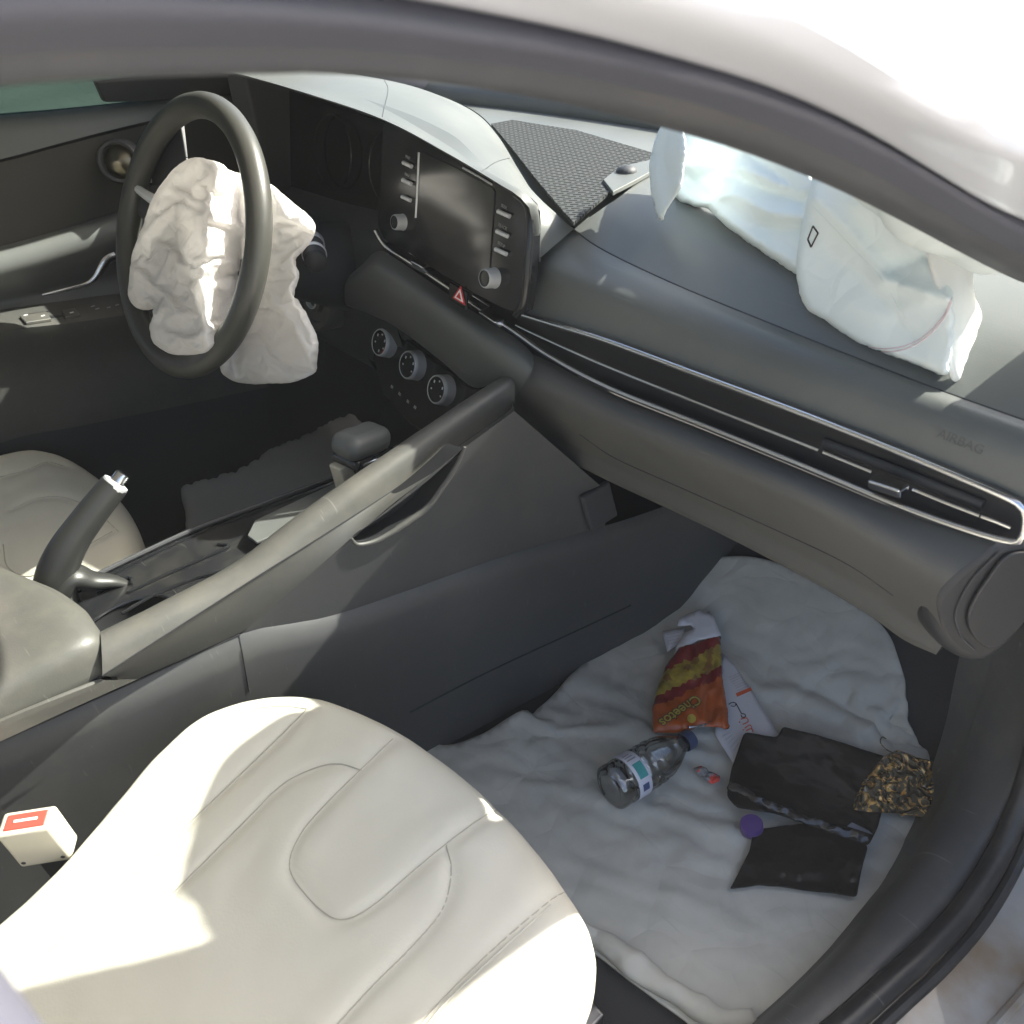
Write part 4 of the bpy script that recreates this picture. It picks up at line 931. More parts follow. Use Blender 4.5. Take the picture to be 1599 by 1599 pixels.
# ------------------------------------------------------------------ cloth: deflated airbags
def fill_polygon(poly2, res, seed):
    rnd = random.Random(seed); n = len(poly2)
    xs = [p[0] for p in poly2]; ys = [p[1] for p in poly2]
    def inside(x, y):
        c = False
        for a in range(n):
            x1, y1 = poly2[a]; x2, y2 = poly2[a-1]
            if (y1 > y) != (y2 > y) and x < (x2-x1)*(y-y1)/(y2-y1)+x1: c = not c
        return c
    def dist(x, y):
        b = 9
        for a in range(n):
            x1, y1 = poly2[a]; x2, y2 = poly2[a-1]; dx, dy = x2-x1, y2-y1
            t = max(0, min(1, ((x-x1)*dx+(y-y1)*dy)/max(dx*dx+dy*dy, 1e-12)))
            b = min(b, math.hypot(x-x1-t*dx, y-y1-t*dy))
        return b
    pts = [Vector(p) for p in poly2]; ds = [0.0]*n
    y = min(ys); k = 0
    while y < max(ys):
        x = min(xs)+(res/2 if k % 2 else 0)
        while x < max(xs):
            a, b = x+rnd.uniform(-.2, .2)*res, y+rnd.uniform(-.2, .2)*res
            if inside(a, b):
                d = dist(a, b)
                if d > res*.5: pts.append(Vector((a, b))); ds.append(d)
            x += res
        y += res*.866; k += 1
    r = geometry.delaunay_2d_cdt(pts, [(i, (i+1) % n) for i in range(n)], [], 1, 1e-7)
    out = [Vector(q) for q in r[0]]; dd = []
    for q, o in zip(out, r[3]): dd.append(ds[o[0]] if o else 0.0)
    return out, [list(t) for t in r[2]], dd
def fold_noise(p, seed, sc):
    """sharp creases between soft bellies, like nylon that has been packed"""
    o = Vector((seed*3.1, seed*1.7, seed*2.3)); q = p*sc+o
    q = q+.35*noise.noise_vector(q*.7)
    a = noise.voronoi(q, distance_metric='DISTANCE')[0]
    q2 = q*2.3+Vector((5, 2, 1)); b = noise.voronoi(q2)[0]
    return (a[1]-a[0])*1.0+.4*(b[1]-b[0])-.55
def pillow(px, depth, thick, res, seed, fold=.02, sc=9, rim=.07, n=None, ridges=(), big=0.0, flat_back=False):
    """closed cloth volume; px outline, depth(u, v) -> 3D point; ridges: (points, height, width)"""
    out = catmull([Vector((a, b, 0)) for a, b in px], n or 90, True)
    pts, tri, ds = fill_polygon([(p.x, p.y) for p in out], res, seed)
    scale = .00085
    rl = [([Vector((q.x, q.y)) for q in catmull([Vector((a, b, 0)) for a, b in r], 24)], h, w) for r, h, w in ridges]
    P = [depth(p.x, p.y) for p in pts]
    N = -ray(sum(p.x for p in pts)/len(pts), sum(p.y for p in pts)/len(pts)).normalized()
    v = []
    for i, (p, d) in enumerate(zip(P, ds)):
        w = min(1, d*scale/rim); h = thick*math.sqrt(max(0, 1-(1-w)**2))
        g = fold_noise(p, seed, sc)*fold+big*noise.noise(p*8+Vector((seed, 0, 0)))
        for r, hh, ww in rl:
            g += hh*math.exp(-min((pts[i]-q).length for q in r)/ww)
        v.append(p+N*(h*.5+g*min(1, w*2.5)))
    back = []
    for i, (p, d) in enumerate(zip(P, ds)):
        if d == 0: back.append(i)
        else:
            w = min(1, d*scale/rim); h = thick*math.sqrt(max(0, 1-(1-w)**2))
            back.append(len(v)); v.append(p-N*h*.5)
    return v, tri+[[back[c], back[b], back[a]] for a, b, c in tri]
def settle(cloths, hard, frames, gravity=-3.0):
    """let the cloth buckle and hang, then keep the settled shape as plain mesh; cloths: (object, growth, hold, bending, hold function)"""
    scene.gravity = (0, 0, gravity); scene.frame_start = 1; scene.frame_end = frames
    for o in hard:
        o.modifiers.new('solid', 'COLLISION'); o.collision.thickness_outer = .004
    for o, grow, hold, bend, fn in cloths:
        g = o.vertex_groups.new(name='hold')
        for q in o.data.vertices: g.add([q.index], fn(q) if fn else hold, 'REPLACE')
        md = o.modifiers.new('cloth', 'CLOTH'); c = md.settings
        c.quality = 7; c.mass = .15; c.tension_stiffness = 25; c.compression_stiffness = 25; c.shear_stiffness = 15; c.bending_stiffness = bend
        c.vertex_group_mass = 'hold'; c.pin_stiffness = .6; c.shrink_min = -grow; c.shrink_max = -grow; c.air_damping = 2
        md.collision_settings.use_self_collision = True; md.collision_settings.self_distance_min = .003; md.collision_settings.distance_min = .003
        md.point_cache.frame_start = 1; md.point_cache.frame_end = frames
    for k in range(1, frames+1): scene.frame_set(k)
    dg = bpy.context.evaluated_depsgraph_get(); keep = []
    for o, *_ in cloths:
        e = o.evaluated_get(dg); me = e.to_mesh(); keep.append([q.co.copy() for q in me.vertices]); e.to_mesh_clear()
    for (o, *_), co in zip(cloths, keep):
        o.modifiers.clear(); o.vertex_groups.clear()
        if len(co) == len(o.data.vertices):
            for q, p in zip(o.data.vertices, co): q.co = p
        o.data.update()
        k = o.modifiers.new('fine', 'SUBSURF'); k.levels = 1; k.render_levels = 1
    for o in hard: o.modifiers.remove(o.modifiers['solid'])
    scene.frame_set(1)
def part_named(o): return bpy.data.objects[o]
def driver_bag():
    # hangs out of the wheel centre inside the rim; a second lobe droops behind the rim on the right
    px = [(296, 250), (318, 247), (345, 255), (375, 272), (430, 290), (465, 316), (491, 334), (486, 352), (473, 385), (470, 412), (470, 430), (468, 448), (472, 470), (484, 500), (496, 538), (488, 562), (482, 592), (466, 598), (430, 598), (395, 598), (354, 586), (347, 566), (334, 545), (318, 548), (280, 555), (258, 550), (241, 540), (234, 515), (228, 490), (206, 470), (201, 450), (208, 422), (217, 388), (226, 352), (240, 320), (254, 288), (272, 264)]
    def dep(u, v):
        t = max(0, min(1, (u-312)/66)); t = t*t*(3-2*t)
        b = max(0, min(1, (v-480)/100))
        l = .016-.078*t-.02*b*t
        return onp(u, v, WC+wn*l, wn)
    R = [([(252, 288), (300, 318), (345, 346), (372, 356)], .024, 12), ([(218, 425), (226, 380), (250, 346), (283, 328), (305, 340)], .034, 11), ([(305, 340), (302, 366), (292, 392)], .026, 10),
         ([(226, 424), (252, 452), (278, 488)], .026, 9), ([(206, 440), (222, 470), (250, 495)], .022, 10), ([(296, 440), (340, 436), (372, 424)], -.028, 11), ([(270, 380), (300, 410), (350, 400)], -.02, 10), ([(240, 510), (290, 522), (338, 506)], .020, 9),
         ([(262, 548), (276, 528)], .016, 6), ([(296, 550), (304, 524)], .018, 6), ([(322, 545), (334, 520)], .016, 6), ([(300, 262), (322, 290), (352, 312)], -.018, 9), ([(318, 250), (330, 280), (345, 300)], .018, 8),
         ([(360, 300), (362, 330), (356, 350)], .016, 9), ([(440, 330), (470, 345), (484, 340)], .02, 10), ([(430, 470), (460, 520), (478, 560)], .024, 9), ([(400, 520), (430, 560), (470, 580)], -.022, 9), ([(440, 400), (455, 380), (470, 360)], -.014, 9), ([(380, 560), (420, 585), (460, 596)], .016, 8)]
    v, f = pillow([(300+(a-300)*.95 if a < 400 else a-8, 415+(b-415)*.965) for a, b in px], dep, .075, 6, 3, fold=.006, sc=12, rim=.045, ridges=[(r, h*1.0, w) for r, h, w in R])
    o = mesh('deflated_airbag', v, f, M['bag_pink'], None, angle=180)
    tag(o, 'crumpled white airbag hanging out of the steering wheel', 'airbag')
    return o
def glass_z(x, y):
    r = catmull(rail_g, 60); t = min(1, abs(x)/.70); yy = y-.15*(1-t*t)
    q = min(r, key=lambda p: abs(p.y-yy)); return q.z+.045*(1-t*t)-.008
def passenger_bag():
    def plane(p, n): return lambda u, v: onp(u, v, p, n)
    main = [(1262, 296), (1250, 350), (1242, 405), (1243, 440), (1252, 478), (1264, 492), (1290, 505), (1310, 521), (1345, 542), (1390, 557), (1432, 572), (1478, 589), (1488, 560), (1494, 510), (1492, 465), (1484, 420), (1470, 370), (1450, 320), (1420, 268), (1380, 232), (1320, 205), (1280, 230)]
    R = [([(1262, 300), (1310, 345), (1345, 385), (1382, 434)], .020, 16), ([(1382, 434), (1430, 452), (1482, 464)], .030, 11), ([(1390, 425), (1440, 400), (1476, 404)], -.030, 18), ([(1345, 320), (1400, 360), (1440, 412)], .020, 12), ([(1395, 330), (1440, 380), (1468, 400)], .022, 8), ([(1300, 400), (1350, 440), (1420, 520)], -.010, 25), ([(1330, 470), (1380, 490), (1440, 470)], .008, 20)]
    v, f = pillow(main, plane((.50, .452, .685), (-.22, -.93, .30)), .085, 9, 8, fold=.002, sc=7, rim=.055, ridges=[(r, h*1.6, w) for r, h, w in R], big=.013)
    o = mesh('deflated_airbag', v, f, M['bag_blue'], None, angle=180)
    tag(o, 'pale blue white airbag collapsed over the passenger dashboard', 'airbag')
    strip = [(1052, 306), (1078, 323), (1104, 328), (1130, 353), (1165, 380), (1205, 407), (1248, 432), (1262, 400), (1270, 340), (1275, 280), (1230, 225), (1150, 180), (1090, 175), (1060, 195), (1058, 250)]
    R = [([(1064, 262), (1110, 246), (1150, 218), (1190, 200)], .030, 9), ([(1080, 285), (1130, 270), (1180, 290), (1250, 312)], -.030, 9), ([(1125, 282), (1150, 264), (1200, 282), (1250, 300)], .026, 8), ([(1066, 262), (1080, 284), (1106, 306)], -.024, 8), ([(1110, 310), (1150, 305), (1200, 330), (1252, 338)], .024, 9), ([(1190, 350), (1220, 356), (1255, 354)], -.024, 7), ([(1110, 322), (1170, 366), (1240, 408)], .018, 9), ([(1170, 240), (1210, 270), (1240, 295)], -.02, 7)]
    v, f = pillow(strip, plane((.30, .532, .715), (-.28, -.90, .32)), .06, 8, 5, fold=.004, sc=10, rim=.04, ridges=[(r, h*1.4, w) for r, h, w in R])
    st = mesh('rolled_fold', v, f, M['bag_blue'], o, angle=180)
    fin = [(1036, 185), (1020, 222), (1012, 262), (1016, 305), (1026, 338), (1033, 349), (1044, 326), (1056, 308), (1066, 292), (1070, 262), (1074, 230), (1066, 195), (1050, 180)]
    v, f = pillow(fin, plane((.222, .478, .735), (-.50, -.80, .25)), .030, 7, 2, fold=.003, sc=9, rim=.03, n=46, ridges=[([(1042, 196), (1036, 250), (1044, 310)], -.012, 12), ([(1066, 235), (1064, 262), (1058, 290)], .012, 6)])
    fi = mesh('side_fold', v, f, M['bag_blue'], o, angle=180)
    flap = [(1440, 350), (1488, 382), (1521, 402), (1522, 452), (1535, 490), (1528, 520), (1512, 560), (1498, 597), (1482, 588), (1474, 540), (1470, 480), (1450, 420)]
    v, f = pillow(flap, plane((.606, .432, .682), (.78, -.45, .46)), .02, 8, 7, fold=.004, sc=9, rim=.03, ridges=[([(1500, 400), (1505, 480), (1495, 580)], .006, 10)])
    fl = mesh('corner_flap', v, f, M['bag'], o, angle=180)
    # bulk added behind the windscreen pillar, mostly hidden, to shade the seat
    v = []; f = []; c = Vector((.584, .478, .862)); nu, nv_ = 40, 24; ux, uy = Vector((1, 0, .0)), Vector((0, .95, .3)); uz = ux.cross(uy)
    for i in range(nv_+1):
        for j in range(nu):
            a, b = 2*pi*j/nu, pi*i/nv_
            d = ux*cos(a)*sin(b)*.14+uy*sin(a)*sin(b)*.115+uz*cos(b)*.085
            p = c+d*(1+.25*fold_noise(c+d, 5, 9)); p.z = min(p.z, glass_z(p.x, p.y)); v.append(p)
    for i in range(nv_):
        for j in range(nu): f.append([i*nu+j, i*nu+(j+1) % nu, (i+1)*nu+(j+1) % nu, (i+1)*nu+j])
    mesh('seat_shade_bulk', v, f, M['bag_blue'], o, angle=180, sub=1)
    return o, st, fi, fl
bag_d = driver_bag(); bag_p, bag_strip, bag_fin, bag_flap = passenger_bag()
settle([(bag_d, .19, .34, .012, None)], [bpy.data.objects['dashboard']], 34)
for o_ in (bag_p, bag_strip, bag_fin, bag_flap):
    k_ = o_.modifiers.new('fine', 'SUBSURF'); k_.levels = 1; k_.render_levels = 1
def bag_marks():
    b = bvh_of(bag_p)
    L = [on_bvh(u, v, b, .0006) for u, v in ((1262, 374), (1270, 353), (1278, 364), (1267, 386))]
    if all(L):
        n = (L[1]-L[0]).cross(L[2]-L[0])
        k = MB()
        for p, q in zip(L, L[1:]+L[:1]): k.tube([p, q], .0008, n=3, seg=6)
        k.build('printed_diamond', M['black'], bag_p)
    for off, r_ in ((0, .0007), (5, .0006)):
        q = drape([(1308, 524-off), (1350, 545-off), (1400, 548-off), (1440, 532-off), (1472, 500-off), (1486, 470-off)], b, 60, .0002)
        if len(q) > 8: MB().tube(q, r_, n=90, seg=5).build('pink_stitching', M['pinkthread'], bag_p)
    q = drape([(1268, 320), (1320, 375), (1380, 440), (1420, 520), (1426, 545)], b, 60, .0001)
    if len(q) > 8: MB().tube(q, .0005, n=90, seg=5).build('cloth_seam', M['bag_blue'], bag_p)
M['pinkthread'] = mat('pink thread', (.66, .55, .59), .7)
bag_marks()

# ------------------------------------------------------------------ floor covers
def floor_z(y): return 0.0 if y < .55 else (y-.55)*.286 if y < .62 else .02+(y-.62)*.94
def on_floor(u, v, lift=.012):
    d = ray(u, v); lo, hi = .2, 3.0
    for _ in range(60):
        t = (lo+hi)/2; p = CAM+d*t
        if p.z > floor_z(p.y)+lift: lo = t
        else: hi = t
    return CAM+d*lo
def fleece(px, lift, name, mt, label, seed, res=13, amp=.006):
    out = catmull([Vector((a, b, 0)) for a, b in px], 150, True)
    pts, tri, ds = fill_polygon([(p.x, p.y) for p in out], res, seed)
    v = []
    for p, d in zip(pts, ds):
        q = on_floor(p.x, p.y, lift)
        w = noise.noise(Vector((q.x*5.0+q.y*2, q.y*20-q.x*6, seed)))*.6+noise.noise(Vector((q.x*9, q.y*34-q.x*10, seed+4)))*.5
        r = 1-abs(noise.noise(Vector((q.x*3+q.y, q.y*15-q.x*6, seed+9))))*2.2
        q.z += amp*(w+.8*max(0, r)**3)*min(1, .25+d/60)
        v.append(q)
    o = mesh(name, v, tri, mt, None, angle=180)
    return tag(o, label, 'floor cover')
sheet = fleece([(640, 1150), (705, 1168), (765, 1147), (832, 1110), (862, 1088), (950, 1011), (1000, 962), (1040, 926), (1062, 904), (1097, 872), (1140, 866), (1190, 867), (1260, 890), (1330, 930), (1382, 966), (1402, 1003), (1432, 1080), (1456, 1172), (1452, 1232), (1440, 1290), (1402, 1368), (1350, 1422), (1290, 1490), (1240, 1535), (1180, 1592), (1130, 1597), (1090, 1580), (1040, 1545), (985, 1505), (930, 1465), (860, 1440), (760, 1400)], .012, 'floor_cover', M['sheet'], 'crumpled grey white fleece sheet spread over the passenger footwell', 2)
def sheet_hold(q):
    p = q.co; return .12
settle([(sheet, .05, .12, .012, None)], [bpy.data.objects['floor_carpet']], 30, gravity=-6)
k_ = sheet.modifiers.new('thick', 'SOLIDIFY'); k_.thickness = .004; k_.offset = -1
bv_sheet = bvh_of(sheet)
def hem():
    e = [on_bvh(u, v, bv_sheet, .006) or on_floor(u, v, .02) for u, v in ((880, 1446), (932, 1466), (985, 1504), (1040, 1546), (1090, 1578), (1130, 1594), (1175, 1590))]
    o = MB().tube(e, [.010, .012, .016, .014, .012, .009], n=60, seg=12, flat=.7, up=(0, 0, 1)).build('rolled_hem', M['sheet'], sheet, angle=180)
    for q in o.data.vertices: q.co += noise.noise_vector(q.co*40)*.006
hem()
def driver_cover():
    px = [(279, 757), (285, 795), (290, 830), (330, 838), (400, 806), (470, 775), (545, 742), (600, 712), (596, 680), (560, 650), (545, 640), (520, 648), (470, 675), (430, 690), (400, 712), (365, 730), (325, 742)]
    out = catmull([Vector((a, b, 0)) for a, b in px], 80, True)
    pts, tri, ds = fill_polygon([(p.x, p.y) for p in out], 12, 5)
    v = []
    for p in pts:
        q = on(p.x, p.y, 'z', .12); q.z += .008*(noise.noise(Vector((q.x*9, q.y*4, 1)))+.3*noise.noise(q*18)); v.append(q)
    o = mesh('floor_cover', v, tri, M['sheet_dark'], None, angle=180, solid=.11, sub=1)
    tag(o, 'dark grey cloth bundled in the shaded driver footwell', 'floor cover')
driver_cover()

# ------------------------------------------------------------------ litter on the passenger floor
SB = bvh_of(sheet)
def ons(u, v, lift=.0): return on_bvh(u, v, SB, lift) or on_floor(u, v, .015+lift)
def printed(name, zones, base, rough=.35, bump=.6, bscale=25):
    return mat(name, base, rough, bump=bump, bscale=bscale, bdist=.004, var=.08)
def plate(px, lift, res, bend=0.0, seed=1, n=60, smooth_corner=False):
    """flat flexible thing lying on the sheet"""
    out = catmull([Vector((a, b, 0)) for a, b in px], n, True) if smooth_corner else []
    if not out:
        for i in range(len(px)):
            a, b = Vector((*px[i], 0)), Vector((*px[(i+1) % len(px)], 0)); k = max(1, int((b-a).length/res))
            out += [a.lerp(b, j/k) for j in range(k)]
    pts, tri, ds = fill_polygon([(p.x, p.y) for p in out], res, seed)
    base = [ons(p.x, p.y) for p in pts]
    c = sum(base, Vector())/len(base)
    # best plane through the resting points
    A = [[0.0]*3 for _ in range(3)]; B = [0.0]*3
    for q in base:
        r_ = (q.x-c.x, q.y-c.y, 1.0)
        for i in range(3):
            B[i] += r_[i]*q.z
            for j in range(3): A[i][j] += r_[i]*r_[j]
    k = Matrix(A).inverted() @ Vector(B)
    nr = Vector((-k.x, -k.y, 1)).normalized(); o = Vector((c.x, c.y, k.z+lift))
    return [onp(p.x, p.y, o, nr) for p in pts], tri, ds, nr, o, pts
def snack_bag():
    px = [(1126, 990), (1060, 1010), (1038, 1040), (1025, 1075), (1017, 1105), (1018, 1145), (1060, 1146), (1100, 1135), (1140, 1140), (1138, 1110), (1130, 1060), (1128, 1020)]
    v, tri, ds, nr, o, pts = plate(px, .024, 6, n=70)
    m_ = M['snack'] ; idx = []
    w = []
    for p, q, d in zip(v, pts, ds):
        h = .022*min(1, d/28)**.6
        cr = (abs(noise.noise(Vector((q.x*.05, q.y*.018, 3))))*-.017+noise.noise(Vector((q.x*.03, q.y*.06, 7)))*.005)*min(1, d/10)
        w.append(p+nr*(h+cr))
    back = []; vv = list(w)
    for i, (p, d) in enumerate(zip(v, ds)):
        if d == 0: back.append(i)
        else: back.append(len(vv)); vv.append(p-nr*.006)
    # printed zones by position on the bag: s runs from the torn white top to the sealed end
    def zone(q):
        # curved bands across the bag
        t = (q.y-990)+.52*(q.x-1126)+.0016*(q.x-1090)**2
        t += 3*noise.noise(Vector((q.x*.06, q.y*.06, 1)))
        if t < 20: return 1
        if t < 54: return 2 if noise.noise(Vector((q.x*.07, q.y*.07, 5))) < .18 else 4
        if t < 70: return 1
        return 0
    tops = [zone(sum((pts[a] for a in t), Vector((0, 0)))/3) for t in tri]
    f = tri+[[back[c], back[b], back[a]] for a, b, c in tri]
    me_o = mesh('snack_bag', vv, f, [M['snack'], M['snack_red'], M['snack_yel'], M['foil'], M['snack_brown']], None, angle=180, midx=tops+[3]*len(tri))
    tag(me_o, 'empty orange and red crisp bag lying on the floor cover', 'snack bag')
    me_o.modifiers.new('fine', 'SUBSURF').render_levels = 1
    bvx = BVHTree.FromPolygons(vv, f)
    # lettering, upside down on the orange part
    c = on_bvh(1062, 1110, bvx); x = on_bvh(1036, 1128, bvx); y = on_bvh(1070, 1132, bvx)
    xd = x-c; yd = y-c
    def wrap(o, lift):
        for q in o.data.vertices:
            d = (q.co-CAM).normalized(); h = bvx.ray_cast(CAM, d)
            if h[0] is not None:
                q.co = h[0]-d*lift
    for b_, mt, lf, nm in ((.0016, 'black', .0012, 'lettering_outline'), (.0004, 'snack_logo', .0022, 'lettering')):
        L = letters('Cheetos', .0225, c, xd, yd, M[mt], nm, me_o, bold=b_, extrude=0)
        wrap(L, lf)
    g = MB().lathe(on_bvh(1080, 1122, bvx), -ray(1080, 1122), [(.0065, .001), (0, .0015)], 20).build('badge', M['snack_logo'], me_o)
    wrap(g, .0015)
    # torn white top with a hanger slot
    tp_ = [(1126, 992), (1115, 965), (1107, 954), (1098, 958), (1092, 952), (1075, 957), (1060, 968), (1058, 978), (1078, 975), (1084, 982), (1068, 988), (1058, 1006), (1050, 1030), (1062, 1014), (1090, 1000)]
    a, t2, d2, n2, o2, p2 = plate(tp_, .030, 7)
    a = [p+n2*.003*noise.noise(Vector((q.x*.06, q.y*.06, 2))) for p, q in zip(a, p2)]
    mesh('torn_flap', a, t2, M['paper'], me_o, solid=.0004)
    MB().tube([on_bvh(u, v_, bvx, .001) or ons(u, v_, .02) for u, v_ in ((1075, 1136), (1090, 1134), (1118, 1141))], .0022, n=14, seg=8).build('foil_edge', M['foil'], me_o)
M['snack'] = mat('orange snack film', (.43, .085, .014), .24, bump=.7, bscale=35, bdist=.004, var=.1, coat=.2)
M['snack_red'] = mat('red snack film', (.20, .012, .014), .24, bump=.7, bscale=35, bdist=.004, var=.15, coat=.2)
M['snack_yel'] = mat('yellow snack film', (.34, .25, .035), .34, bump=.7, bscale=35, bdist=.004, var=.45, vscale=60)
M['snack_brown'] = mat('ochre snack film', (.20, .10, .02), .36, bump=.7, bscale=35, bdist=.004, var=.4, vscale=60)
M['snack_logo'] = mat('yellow logo ink', (.50, .36, .06), .4)
M['foil'] = mat('silver foil', (.6, .6, .62), .25, metal=1, bump=.8, bscale=60, bdist=.004)
M['paper'] = mat('white paper', (.62, .62, .66), .8, var=.05)
M['orange_ink'] = mat('orange ink', (.62, .10, .03), .7); M['black_ink'] = mat('black ink', (.02, .02, .025), .7)
def card():
    px = [(1132, 1016), (1150, 1040), (1218, 1150), (1180, 1160), (1160, 1200), (1138, 1170), (1118, 1145)]
    px = [(1128, 1020), (1146, 1036), (1219, 1152), (1145, 1192), (1117, 1148), (1120, 1080)]
    v, tri, ds, nr, o, pts = plate(px, .010, 8)
    c = mesh('paper_card', v, tri, M['paper'], None, solid=.0005)
    tag(c, 'white printed card under the orange crisp bag', 'paper')
    def at(u, w, l=.0007): return onp(u, w, o+nr*l, nr)
    MB().prism([at(1149, 1083), at(1172, 1073), at(1174, 1078), at(1151, 1088)], nr*.0002).build('printed_stripe', M['orange_ink'], c, smooth=False)
    k = MB().tube([at(1138, 1100), at(1143, 1097), at(1149, 1098), at(1147, 1103), at(1141, 1102)], .0006, n=16, seg=6)
    k.build('printed_writing', M['black_ink'], c)
    MB().tube([at(1149, 1098), at(1154, 1107), at(1158, 1114), at(1163, 1115), at(1164, 1119), at(1159, 1120), at(1157, 1116)], .0007, n=20, seg=6).build('printed_writing', M['black_ink'], c)
    for s in ([(1157, 1123), (1166, 1121), (1168, 1127), (1160, 1131)], [(1163, 1137), (1171, 1132), (1174, 1138)], [(1165, 1141), (1173, 1138), (1176, 1143)], [(1154, 1127), (1156, 1128)], [(1160, 1139), (1161, 1140)]):
        MB().tube([at(*q) for q in s], .0008, n=12, seg=6).build('printed_writing', M['orange_ink'], c)
    for i in range(7):
        MB().tube([at(1138+i*2.2, 1058+i*3.4), at(1156+i*2.2, 1050+i*3.4)], .00025, n=3, seg=5).build('printed_line', M['greyprint'], c)
    for i in range(6):
        MB().tube([at(1128+i*4.5, 1150+i*5.5), at(1140+i*3.6, 1143+i*4)], .00025, n=3, seg=5).build('printed_line', M['greyprint'], c)
card()
def leaflet():
    px = [(1034, 986), (1070, 980), (1064, 1003), (1042, 1018)]
    v, tri, ds, nr, o, pts = plate(px, .016, 8); c = mesh('paper_slip', v, tri, M['paper'], None, solid=.0005)
    tag(c, 'small white printed slip behind the torn top of the crisp bag', 'paper')
    def at(u, w, l=.0007): return onp(u, w, o+nr*l, nr)
    for i in range(4): MB().tube([at(1041+i, 991+i*5), at(1062-i, 987+i*5)], .00035, n=3, seg=5).build('printed_line', M['greyprint'], c)
leaflet(); snack_bag()
def film(name, px, lift, mt, label, cat, amp, seed, res=9, solid=.0012):
    v, tri, ds, nr, o, pts = plate(px, lift, res, seed=seed)
    w = []
    for p, q, d in zip(v, pts, ds):
        k = noise.noise(Vector((q.x*.012, q.y*.03, seed)))*.6+(1-abs(noise.noise(Vector((q.x*.02+q.y*.01, q.y*.05-q.x*.02, seed+3)))*2))**4*.35
        w.append(p+nr*amp*k)
    c = mesh(name, w, tri, mt, None, solid=solid, angle=180, sub=1); tag(c, label, cat)
    return c, o, nr
M['blackfilm'] = mat('black plastic film', (.006, .006, .007), .24, bump=.35, bscale=30, bdist=.003, spec=.4)
def black_bag():
    lo, o1, n1 = film('plastic_sleeve', [(1176, 1296), (1170, 1330), (1152, 1365), (1138, 1390), (1185, 1384), (1235, 1388), (1290, 1396), (1338, 1402), (1345, 1360), (1356, 1322), (1340, 1300), (1260, 1285)], .010, M['blackfilm'], 'black plastic sheet folded below the larger black sleeve', 'plastic sheet', .006, 4)
    up, o2, n2 = film('plastic_sleeve', [(1162, 1143), (1214, 1151), (1222, 1133), (1300, 1155), (1390, 1182), (1384, 1240), (1372, 1290), (1356, 1322), (1300, 1302), (1210, 1270), (1150, 1262), (1134, 1244), (1142, 1200)], .024, M['blackfilm'], 'large black plastic sleeve with a shiny creased edge beside the gold packet', 'plastic sheet', .0035, 6)
    b = bvh_of(up)
    rnd = random.Random(4)
    cr = MB()
    line = [(1138, 1226), (1162, 1236), (1190, 1252), (1215, 1262), (1250, 1277), (1290, 1290), (1330, 1304), (1356, 1312)]
    L = drape(line, b, 60, .001)
    v = []; f = []
    for i, p in enumerate(L):
        k = (L[min(i+1, len(L)-1)]-L[max(i-1, 0)]).normalized(); s = n2.cross(k)
        for j, t in enumerate((-1, -.5, 0, .5, 1)):
            v.append(p+s*(t*.007+.004*noise.noise(Vector((i*.22, 0, 2))))+n2*(.004*(1-abs(t))+.0035*noise.noise(Vector((i*.4, j*.8, 7)))))
    for i in range(len(L)-1):
        for j in range(4): f.append((i*5+j, i*5+j+1, (i+1)*5+j+1, (i+1)*5+j))
    mesh('creased_edge', v, f, M['blackgloss'], up, angle=50, solid=.0006)
    MB().prism([on_bvh(u, w, b, .003) or ons(u, w, .03) for u, w in ((1322, 1292), (1356, 1300), (1352, 1320), (1318, 1308))], n2*.001).build('clear_tape', M['tape'], up)
M['blackgloss'] = mat('crinkled shiny black film', (.02, .02, .022), .12, bump=1, bscale=45, bdist=.006, spec=.8)
M['tape'] = mat('greyish clear tape', (.16, .17, .2), .2)
black_bag()
def gold_packet():
    px = [(1378, 1182), (1400, 1171), (1430, 1182), (1466, 1194), (1482, 1214), (1484, 1240), (1472, 1268), (1440, 1276), (1400, 1270), (1362, 1268), (1332, 1266), (1334, 1246), (1352, 1214)]
    v, tri, ds, nr, o, pts = plate(px, .030, 7)
    w = []
    for p, q, d in zip(v, pts, ds):
        h = .020*min(1, d/22)**.6; k = noise.voronoi(Vector((q.x*.045, q.y*.045, 1)))[0]
        w.append(p+nr*(h+(k[1]-k[0])*.016*min(1, d/8)))
    vv = list(w); back = []
    for i, (p, d) in enumerate(zip(v, ds)):
        if d == 0: back.append(i)
        else: back.append(len(vv)); vv.append(p-nr*.012)
    c = mesh('gold_packet', vv, tri+[[back[c_], back[b_], back[a_]] for a_, b_, c_ in tri], [M['gold_film']], None, angle=38)
    tag(c, 'crumpled translucent packet with gold foil pieces by the door sill', 'packet')
    MB().tube([onp(u, w_, o+nr*.012, nr) for u, w_ in ((1399, 1178), (1384, 1170), (1375, 1160), (1377, 1151), (1384, 1154))], .0009, n=24, seg=8).build('twist_tie', M['gold_film'], c)
